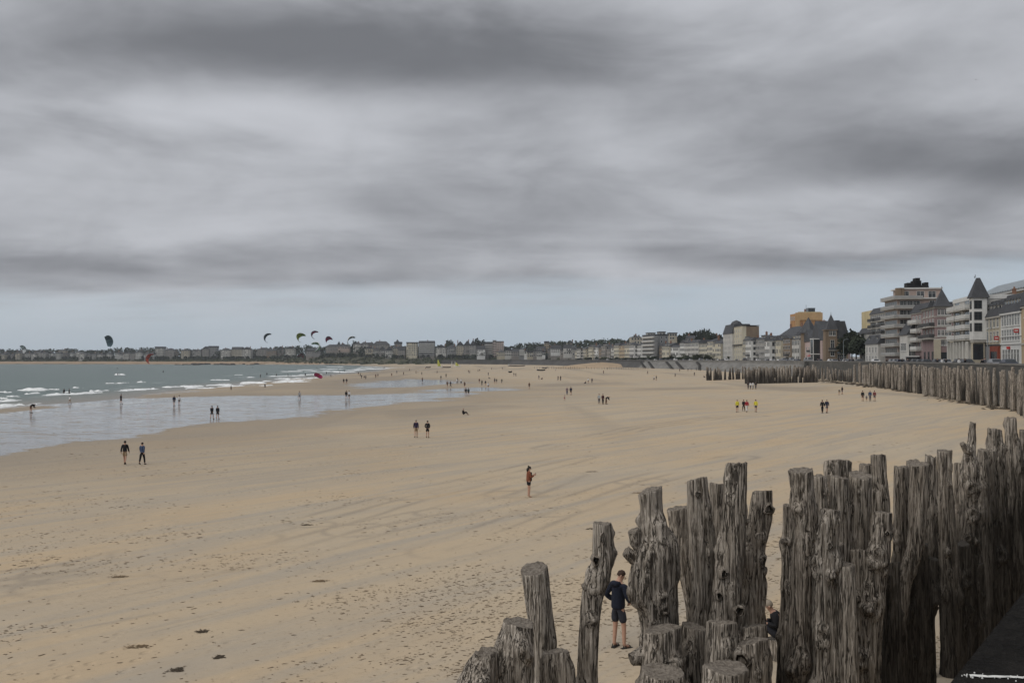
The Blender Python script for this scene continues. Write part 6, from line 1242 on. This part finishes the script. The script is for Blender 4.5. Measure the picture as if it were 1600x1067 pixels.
# ------------------------------------------------------------------ kites
def kite(u, v, d, wpx, hpx, col, col2, label, roll=0.0, yaw=0.0, pitch=0.0):
    c = at(u, v, d); o = empty('kite', c, 0, label=label, cat='kite', group='surf kites'); o.rotation_euler = (pitch, roll, yaw)
    if abs(roll) > .7: wpx, hpx = hpx * 1.1, wpx * 1.7
    w, h = wpx / F * d, hpx / F * d; n = 18; V = []; rows = 6
    for i in range(rows):
        s = i / (rows - 1)
        for j in range(n):
            a = math.pi * (j / (n - 1)); q = math.sin(a); ch = (.10 + .90 * q ** .7) * h * .85
            V.append((-math.cos(a) * w * .5 * (1 - .12 * s * (1 - q)), s * ch * .6 - .2 * h * (1 - q), (q - .5) * h * .62 - s * ch * .55 + math.sin(s * math.pi) * .06 * h))
    me = grid_mesh('canopy', np.array(V), rows, n, pm('kite_' + col[0], col[1], .7, .1, 1))
    me.materials.append(pm('kite_' + col2[0], col2[1], .7, .1, 1)); mi = np.zeros(len(me.polygons), np.int32); mi[(np.arange(len(mi)) % (n - 1)) % 6 == 2] = 1; me.polygons.foreach_set('material_index', mi)
    ob = link(bpy.data.objects.new('canopy', me), o); md = ob.modifiers.new('t', 'SOLIDIFY'); md.thickness = .05
    MB().tube([V[j] for j in range(n)], [.03 * h * (.3 + math.sin(math.pi * j / (n - 1))) for j in range(n)], 7).build('leading_edge', pm('kite_' + col2[0], col2[1]), o, True)
    for j in (4, 9, 13): MB().tube([V[i * n + j] for i in range(rows)], .012 * h, 6).build('strut', pm('kite_' + col2[0], col2[1]), o, True)
TEAL, LIME, MAG, ORG, CRIM, WH, DK = ('teal', (.03, .07, .09)), ('lime', (.32, .38, .06)), ('magenta', (.30, .02, .10)), ('orange', (.70, .09, .03)), ('crimson', (.26, .06, .05)), ('white', (.6, .62, .62)), ('black', (.02, .02, .025))
R_ = math.radians
kite(171.5, 532, 900, 9, 17, TEAL, ('slate', (.10, .16, .18)), 'dark teal kite standing upright above the low shore', R_(70), R_(50)); kite(416.5, 527, 820, 8, 14, TEAL, DK, 'dark teal kite above the scrubby point', R_(-65), R_(40))
kite(468.5, 526, 760, 10, 13, LIME, ('olive', (.12, .14, .04)), 'lime green kite beside the magenta kites', R_(-50), R_(30)); kite(490, 522, 780, 8, 12, MAG, DK, 'magenta kite flying highest over the point', R_(-60), R_(40))
kite(513, 529.5, 760, 11, 12, MAG, DK, 'magenta arched kite just above the far roofs', R_(-25), R_(15)); kite(547, 532, 700, 9, 16, TEAL, WH, 'teal and white kite dipping beside the lone pine', R_(-60), R_(50))
kite(495, 540, 900, 11, 13, ('green', (.16, .30, .10)), WH, 'pale green and white kite before the wooded slope', R_(60), R_(-30)); kite(232.5, 559.5, 850, 8, 15, ORG, CRIM, 'bright orange kite low over the water', R_(-68), R_(35))
kite(471, 556, 1150, 10, 13, CRIM, DK, 'dull red kite before the scrubby point', R_(30), 0); kite(37, 545, 1100, 6, 12, WH, DK, 'white kite before the low wooded shore', R_(65), R_(40))
kite(497.5, 586, 380, 15, 9, MAG, CRIM, 'crimson kite crashed down in the shallow surf', R_(25), R_(20), R_(-35))
# ------------------------------------------------------------------ sand yachts, boats
def boats():
    for (u, v, wpx, lab) in ((686, 573.5, 8, 'sail craft on the sand with a hoisted yellow sail, beside a dark boat'), (714.5, 573, 9, 'sail craft on the sand with a half-lowered yellow sail')):
        p = gp(u, v); d = p.y; k = d / F; o = empty('sail_craft', p, .3, label=lab, cat='boat', group='yellow sailed craft'); hh = (10 if u < 700 else 5.5) * k; w = wpx * k
        MB().tube([(-w * .6, 0, .4), (-w * .3, 0, .3), (w * .5, 0, .35), (w * .7, 0, .5)], [.15, .5, .5, .12], 8).build('hull', M_FRAME, o, True); MB().tube([(0, 0, .2), (0, 0, hh * 1.1)], .09).build('mast', M_RAILD, o)
        V = [(-(f * (1 - g) * .15 + (1 - f) * .0) + f * w * .75 * (1 - .75 * g) - .3 * w, .35 * math.sin(math.pi * f) * (1 - g), .6 + g * hh) for g in np.linspace(0, 1, 7) for f in np.linspace(0, 1, 6)]
        ob = link(bpy.data.objects.new('sail', grid_mesh('sail', np.array(V), 7, 6, pm('yellow_sail', (.62, .62, .10), .7, .08, 1))), o); ob.modifiers.new('t', 'SOLIDIFY').thickness = .05
    for (u, v, wpx, col, lab) in ((669, 574.8, 8, BLK, 'low black inflatable boat beside the yellow sails'), (697, 574.6, 15, (50, 35, 30), 'long dark boat between the two yellow sails'), (807, 572.4, 27, (70, 62, 58), 'long narrow boat with a white prow lying on the far sand'), (797, 582.5, 6, BLK, 'small black cart with a pale side on the far sand'), (845, 579.5, 14, BLK, 'dark boat beached among people before the low posts'), (851, 575.5, 10, (60, 60, 60), 'grey boat beached behind the dark boat')):
        p = gp(u, v); k = p.y / F; w = wpx * k; o = empty('beached_boat', p, random.uniform(-.15, .15), label=lab, cat='boat', group='boats on the far sand')
        n = 12; V = []
        for i in range(9):
            f = i / 8 * 2 - 1; b = (1 - abs(f) ** 3) * w * .14 + .05
            for (q, z) in ((-1, .9), (-1, .8), (-.7, .25), (0, .05), (.7, .25), (1, .8), (1, .9)): V.append((f * w * .5, q * b, z + .35 * abs(f) ** 3))
        me = grid_mesh('hull', np.array(V), 9, 7, cloth(col)); ob = link(bpy.data.objects.new('hull', me), o); ob.modifiers.new('t', 'SOLIDIFY').thickness = .08
        mb = MB()
        for q in (-.5, 0, .5): mb.box(q * w * .5 - .15, q * w * .5 + .15, -w * .12, w * .12, .62, .7)
        mb.build('thwart', M_TRIM, o)
        MB().box(-w * .49, -w * .42, -.4, .4, .6, 2.2 if wpx > 20 else 1.3).build('prow_board', M_FRAME, o)
    for (u, lab) in ((706, 'left'), (711, 'right')): tag(MB().tube([(*gp(u, 573)[:2], -.8), (*gp(u, 573)[:2], 5.0)], [.35, .3], 7).build('white_mast', M_FRAME), 'plain white mast beside the half-lowered yellow sail', 'mast', 'white masts by the sails')
    tag(MB().tube([(*gp(932, 573.5)[:2], -.8), (*gp(932, 573.5)[:2], 4.6)], [.28, .24], 7).build('white_mast', M_FRAME), 'white marker post beside the sand mound', 'post')
boats()
# ------------------------------------------------------------------ cars, lamps and strollers along the promenade
def car_proto():
    prof = [(-2.1, .35), (-2.15, .75), (-1.95, .95), (-1.25, 1.0), (-.7, 1.42), (.75, 1.46), (1.45, 1.02), (2.0, .92), (2.15, .6), (2.1, .35)]; mb = MB(); n = len(prof)
    vs = [(x, s * (.86 if z < 1.1 else .68), z) for s in (-1, 1) for x, z in prof]; mb.add(vs, [tuple(range(n)), tuple(reversed(range(n, 2 * n)))] + [(i, n + i, n + (i + 1) % n, (i + 1) % n) for i in range(n)])
    body = mb.mesh('body', M_FRAME); gl = MB()
    for s in (-1, 1): gl.add([(-1.1, s * .80, 1.04), (-.62, s * .70, 1.37), (.68, s * .70, 1.40), (1.3, s * .80, 1.05)], [(0, 1, 2, 3)])
    gl.add([(-1.27, -.7, 1.03), (-1.27, .7, 1.03), (-.78, .62, 1.40), (-.78, -.62, 1.40)], [(0, 1, 2, 3)]).add([(1.46, -.7, 1.05), (1.46, .7, 1.05), (.82, .62, 1.44), (.82, -.62, 1.44)], [(0, 1, 2, 3)])
    wh = MB(); n = 12
    wh.add([(.32 * math.cos(2 * math.pi * i / n), y, .32 + .32 * math.sin(2 * math.pi * i / n)) for y in (-.1, .1) for i in range(n)], [tuple(range(n)), tuple(reversed(range(n, 2 * n)))] + [(i, (i + 1) % n, n + (i + 1) % n, n + i) for i in range(n)])
    return body, gl.mesh('windows', M_GLASS), wh.mesh('wheel', M_SHOE)
def promenade_life():
    body, gl, wh = car_proto(); r = random.Random(17)
    cols = [((200, 200, 200), 'white'), ((30, 30, 32), 'black'), ((120, 122, 126), 'silver'), ((200, 200, 200), 'white'), ((50, 55, 66), 'dark blue'), ((45, 45, 47), 'charcoal')]
    d = 150.0
    while d < 880:
        c, nm = r.choice(cols); dx_ = 1.5; ang = math.atan2(4.0, float(xw(d + 2) - xw(d - 2))); x = float(xw(d)) + 4.6
        where = 'before the terraces' if d < 260 else 'near the brown stone house' if d < 420 else 'along the seafront row'
        van = r.random() < .22
        o = empty('parked_car' if not van else 'parked_van', (x, d, PROM_Z + .0), ang, label='%s %s parked on the promenade %s' % (nm, 'van' if van else 'car', where), cat='van' if van else 'car', group='vehicles on the promenade'); o.scale = (1, 1, 1.5 if van else 1.12)
        b = link(bpy.data.objects.new('body', body), o); b.material_slots[0].link = 'OBJECT'; b.material_slots[0].material = pm('car_paint_' + nm.replace(' ', '_'), C8(*c), .3, .05, 1, spec=.5)
        link(bpy.data.objects.new('windows', gl), o)
        for (wx, wy) in ((-1.3, -.8), (-1.3, .8), (1.35, -.8), (1.35, .8)): w = link(bpy.data.objects.new('wheel', wh), o); w.location = (wx, wy, 0)
        d += r.choice((5.6, 6.2, 7.5, 11, 18)) * (1 if d < 420 else 1.7)
    for i in range(34):
        d = r.choice((r.uniform(150, 300), r.uniform(300, 620))); x = float(xw(d)) + r.uniform(1.0, 2.6); c, nm = r.choice([(BLK, 'black'), (NAVY, 'navy'), (GREY, 'grey'), (WHT, 'white'), (BLK, 'black')])
        person(Vector((x, d, PROM_Z + .002)), r.choice((0, 180)), r.choice(('walk', 'stride', 'amble')), c, r.choice((BLK, NAVY, GREY)), 'stroller in %s on the promenade behind the parapet' % nm, 'strollers in %s on the promenade' % nm, r.uniform(1.6, 1.85), shoes=False)
    for (u, vt, dd) in ((1543, 512, 196), (1318, 530, 330), (1480, 520, 232), (1217, 528, 470), (1232, 526, 455), (1168, 532, 540), (1186, 524, 520), (1095, 537, 640), (1130, 534, 590), (1050, 540, 700)):
        x = (u - 800) / F * dd; h = zr(vt, dd); o = empty('street_lamp', (x, dd, PROM_Z), 0, label='slender grey street lamp with a curved arm on the promenade', cat='lamp', group='lamps along the promenade')
        MB().tube([(0, 0, -.2), (0, 0, h * .9), (.15, 0, h * .97), (.6, 0, h), (1.3, 0, h)], [.10, .07, .06, .05, .05], 6).build('post', M_ZINC, o); MB().box(1.1, 1.7, -.12, .12, h - .1, h + .06).build('lamp_head', M_ZINC, o)
    # parked trailer-like kiosk with a pale canopy before the block
    p = Vector(((1424 - 800) / F * 262, 262, PROM_Z)); o = empty('kiosk', p, math.radians(70), label='dark kiosk with a pale flat canopy before the brick apartment block', cat='kiosk'); MB().box(-2.5, 2.5, -1.3, 1.3, 0, 2.2).build('cabin', M_DFRAME, o); MB().box(-3, 3, -1.9, 1.9, 2.203, 2.5).build('canopy', M_FRAME, o)
promenade_life()
# ------------------------------------------------------------------ weed, flecks, gulls
M_WEED = pm('dry_seaweed', (.045, .033, .021), .9, .4, 20)
M_FLECK = pm('weed_and_footprint_shade', (.155, .116, .076), .95, .6, 2.2)  # weed colour; the flecks also stand in for the shade in footprints
def scrap(mb, p, s, r, flat=.25):
    n = r.choice((5, 6, 7)); a0 = r.gauss(0, .45); el = r.uniform(1.2, 3.6); ca, sa = math.cos(a0), math.sin(a0)
    vs = []
    for i in range(n): a = 2 * math.pi * i / n; x = math.cos(a) * s * el * r.uniform(.6, 1.2); y = math.sin(a) * s * r.uniform(.6, 1.2); vs.append((p.x + x * ca - y * sa, p.y + x * sa + y * ca, p.z + r.uniform(0, .3) * s * flat))
    vs.append((p.x, p.y, p.z + s * flat)); mb.add(vs, [(i, (i + 1) % n, n) for i in range(n)])
def litter():
    r = random.Random(77); mb = MB()
    g = np.random.default_rng(5); n = 60000; u = g.uniform(-30, 1630, n); v = 668 + 410 * g.random(n) ** .8
    cp, sp = math.cos(PITCH), math.sin(PITCH); ry = cp * F - sp * (533.5 - v); rz = sp * F + cp * (533.5 - v); rx = u - 800; z = np.zeros(n)
    for _ in range(8): k = (z - EYE) / np.minimum(rz, -1); x, y = rx * k, ry * k; z = zs(x, y)
    dens = fbm(x / 5.0, y / 3.2, 61, 4) + .13 * np.clip((v - 840) / 200, -1, 1) + .10 * np.clip((u - 300) / 600, -.6, .5) * np.clip((v - 780) / 100, 0, 1)
    ok = (g.random(n) < np.clip((dens - .47) * 2.6, .025, .55)) & (xw(y) - x > 1) ; x, y, z = x[ok], y[ok], z[ok]; m = len(x); R = np.hypot(x, y)
    z = z + np.clip((90 - R) / 70, 0, 1) * (.07 * (fbm(x / 1.3, y / 1.3, 11, 4) - .46) + .05 * (fbm(x / 4, y / 4, 5, 2) - .37)) + .008
    q = 6; sz = np.minimum(g.lognormal(-4.2, .5, m), .034) * (.42 + R / 48); el = g.uniform(1.1, 3.8, m); a0 = g.normal(.15, .4, m); th = np.linspace(0, 2 * np.pi, q, endpoint=False)
    lx = np.cos(th)[None] * (sz * el)[:, None] * g.uniform(.55, 1.25, (m, q)); ly = np.sin(th)[None] * sz[:, None] * g.uniform(.5, 1.3, (m, q)); ca, sa = np.cos(a0)[:, None], np.sin(a0)[:, None]
    ring = np.stack([x[:, None] + lx * ca - ly * sa, y[:, None] + lx * sa + ly * ca, z[:, None] + g.uniform(-.004, .004, (m, q))], -1)
    V = np.concatenate([ring, np.stack([x, y, z + sz * .3], -1)[:, None, :]], 1).reshape(-1, 3); b0 = (np.arange(m) * (q + 1))[:, None]; j = np.arange(q)[None]
    Fc = np.stack([b0 + j, b0 + (j + 1) % q, np.broadcast_to(b0 + q, (m, q))], -1).reshape(-1, 3)
    mb.v = V.tolist(); mb.f = Fc.tolist(); mb.m = [0] * len(mb.f)
    tag(mb.build('weed_and_footprint_flecks', M_FLECK), 'scattered dark flecks of weed, shell and painted footprint shade on the sand', 'debris', kind='stuff')
    mb = MB()
    for (pts, n, sp, s0) in (([(1270, 594), (1310, 598), (1350, 602), (1380, 606), (1410, 609), (1425, 612)], 420, 1.2, .35), ([(1440, 615), (1480, 622), (1520, 628), (1560, 634), (1605, 642)], 240, 3.0, .28), ([(1390, 600), (1402, 604), (1408, 609)], 80, 1.0, .4)):
        U = [q[0] for q in pts]; Vv = [q[1] for q in pts]
        for i in range(n): f = r.random() * (len(pts) - 1); u = float(np.interp(f, range(len(pts)), U)); v = float(np.interp(f, range(len(pts)), Vv)) + r.gauss(0, sp); scrap(mb, gp(u, v, .02), r.uniform(.4, 1.2) * s0, r, .5)
    tag(mb.build('weed_line', M_WEED), 'ragged dark line of washed-up weed below the wall piles', 'seaweed', kind='stuff')
    for (u, v, w, lab) in ((315, 987, 22, 'black clump of weed alone on the near sand'), (276, 1047, 24, 'flat dark strand of weed near the bottom edge of the beach'), (500, 908, 26, 'thin dark weed strand beside faint tyre lines'), (186, 902, 26, 'reddish brown weed strand by the faint track'), (930, 826, 40, 'brown patch of weed behind the lone slender pile'), (342, 1028, 18, 'small brown weed clump left of the leftmost stump'), (215, 1011, 46, 'long pale brown weed streak on the near sand'), (478, 820, 18, 'small twig of weed at the bend of the track'), (1000, 770, 30, 'faint weed patch right of the barefoot woman'), (925, 737, 24, 'thin weed line on the middle sand')):
        p = gp(u, v); k = p.y / F; mb = MB()
        for i in range(70): scrap(mb, p + Vector((r.gauss(0, .22) * w * k, r.gauss(0, .05) * (1 + p.y / 60), .015 + near_bump(p))), r.uniform(.010, .030), r, .5)
        tag(mb.build('weed_clump', M_WEED if 'pale' not in lab and 'faint' not in lab else pm('brown_weed', (.13, .09, .05), .9, .3, 20)), lab, 'seaweed', 'weed clumps on the sand')
    for (u, v, d) in ((1525, 125, 205), (1570, 348, 330), (1287, 422, 420), (1205, 426, 460)):
        o = empty('gull', at(u, v, d), r.uniform(0, 6), label='small gull gliding below the clouds over the town', cat='gull', group='gulls over the town'); mb = MB(); mb.tube([(0, -.22, 0), (0, -.1, .01), (0, .1, .02), (0, .24, .02)], [.02, .06, .06, .02], 7); mb.build('body', M_RAIL, o, True)
        o.scale = (.65,) * 3
        for s in (-1, 1): MB().add([(0, -.06, .03), (0, .08, .03), (s * .35, .06, .12), (s * .35, -.05, .12), (s * .68, -.06, .06), (0, -.06, .01), (0, .08, .01), (s * .35, .06, .10), (s * .35, -.05, .10)], [(0, 1, 2, 3), (3, 2, 4), (5, 8, 7, 6), (8, 4, 7)]).build('wing', pm('grey_wing', (.25, .26, .28), .8), o)
    mb = MB()
def near_bump(p):
    R = math.hypot(p[0], p[1]); return max(0, min(1, (90 - R) / 70)) * (.07 * (float(fbm(p[0] / 1.3, p[1] / 1.3, 11, 4)) - .46) + .05 * (float(fbm(p[0] / 4, p[1] / 4, 5, 2)) - .37))
litter()
# ------------------------------------------------------------------ sea air
def haze():
    m = bpy.data.materials.new('sea_air'); m.use_nodes = True; t = m.node_tree; t.nodes.clear()
    v = nd(t, 'ShaderNodeVolumePrincipled', {'Color': (.80, .86, .92, 1), 'Density': .00010, 'Anisotropy': .2}); t.links.new(v.outputs[0], nd(t, 'ShaderNodeOutputMaterial').inputs['Volume'])
    o = MB().box(-3400, 1100, -400, 2760, -6, 75).build('haze', m); tag(o, 'thin sea haze over the bay', 'haze', kind='stuff')
haze()
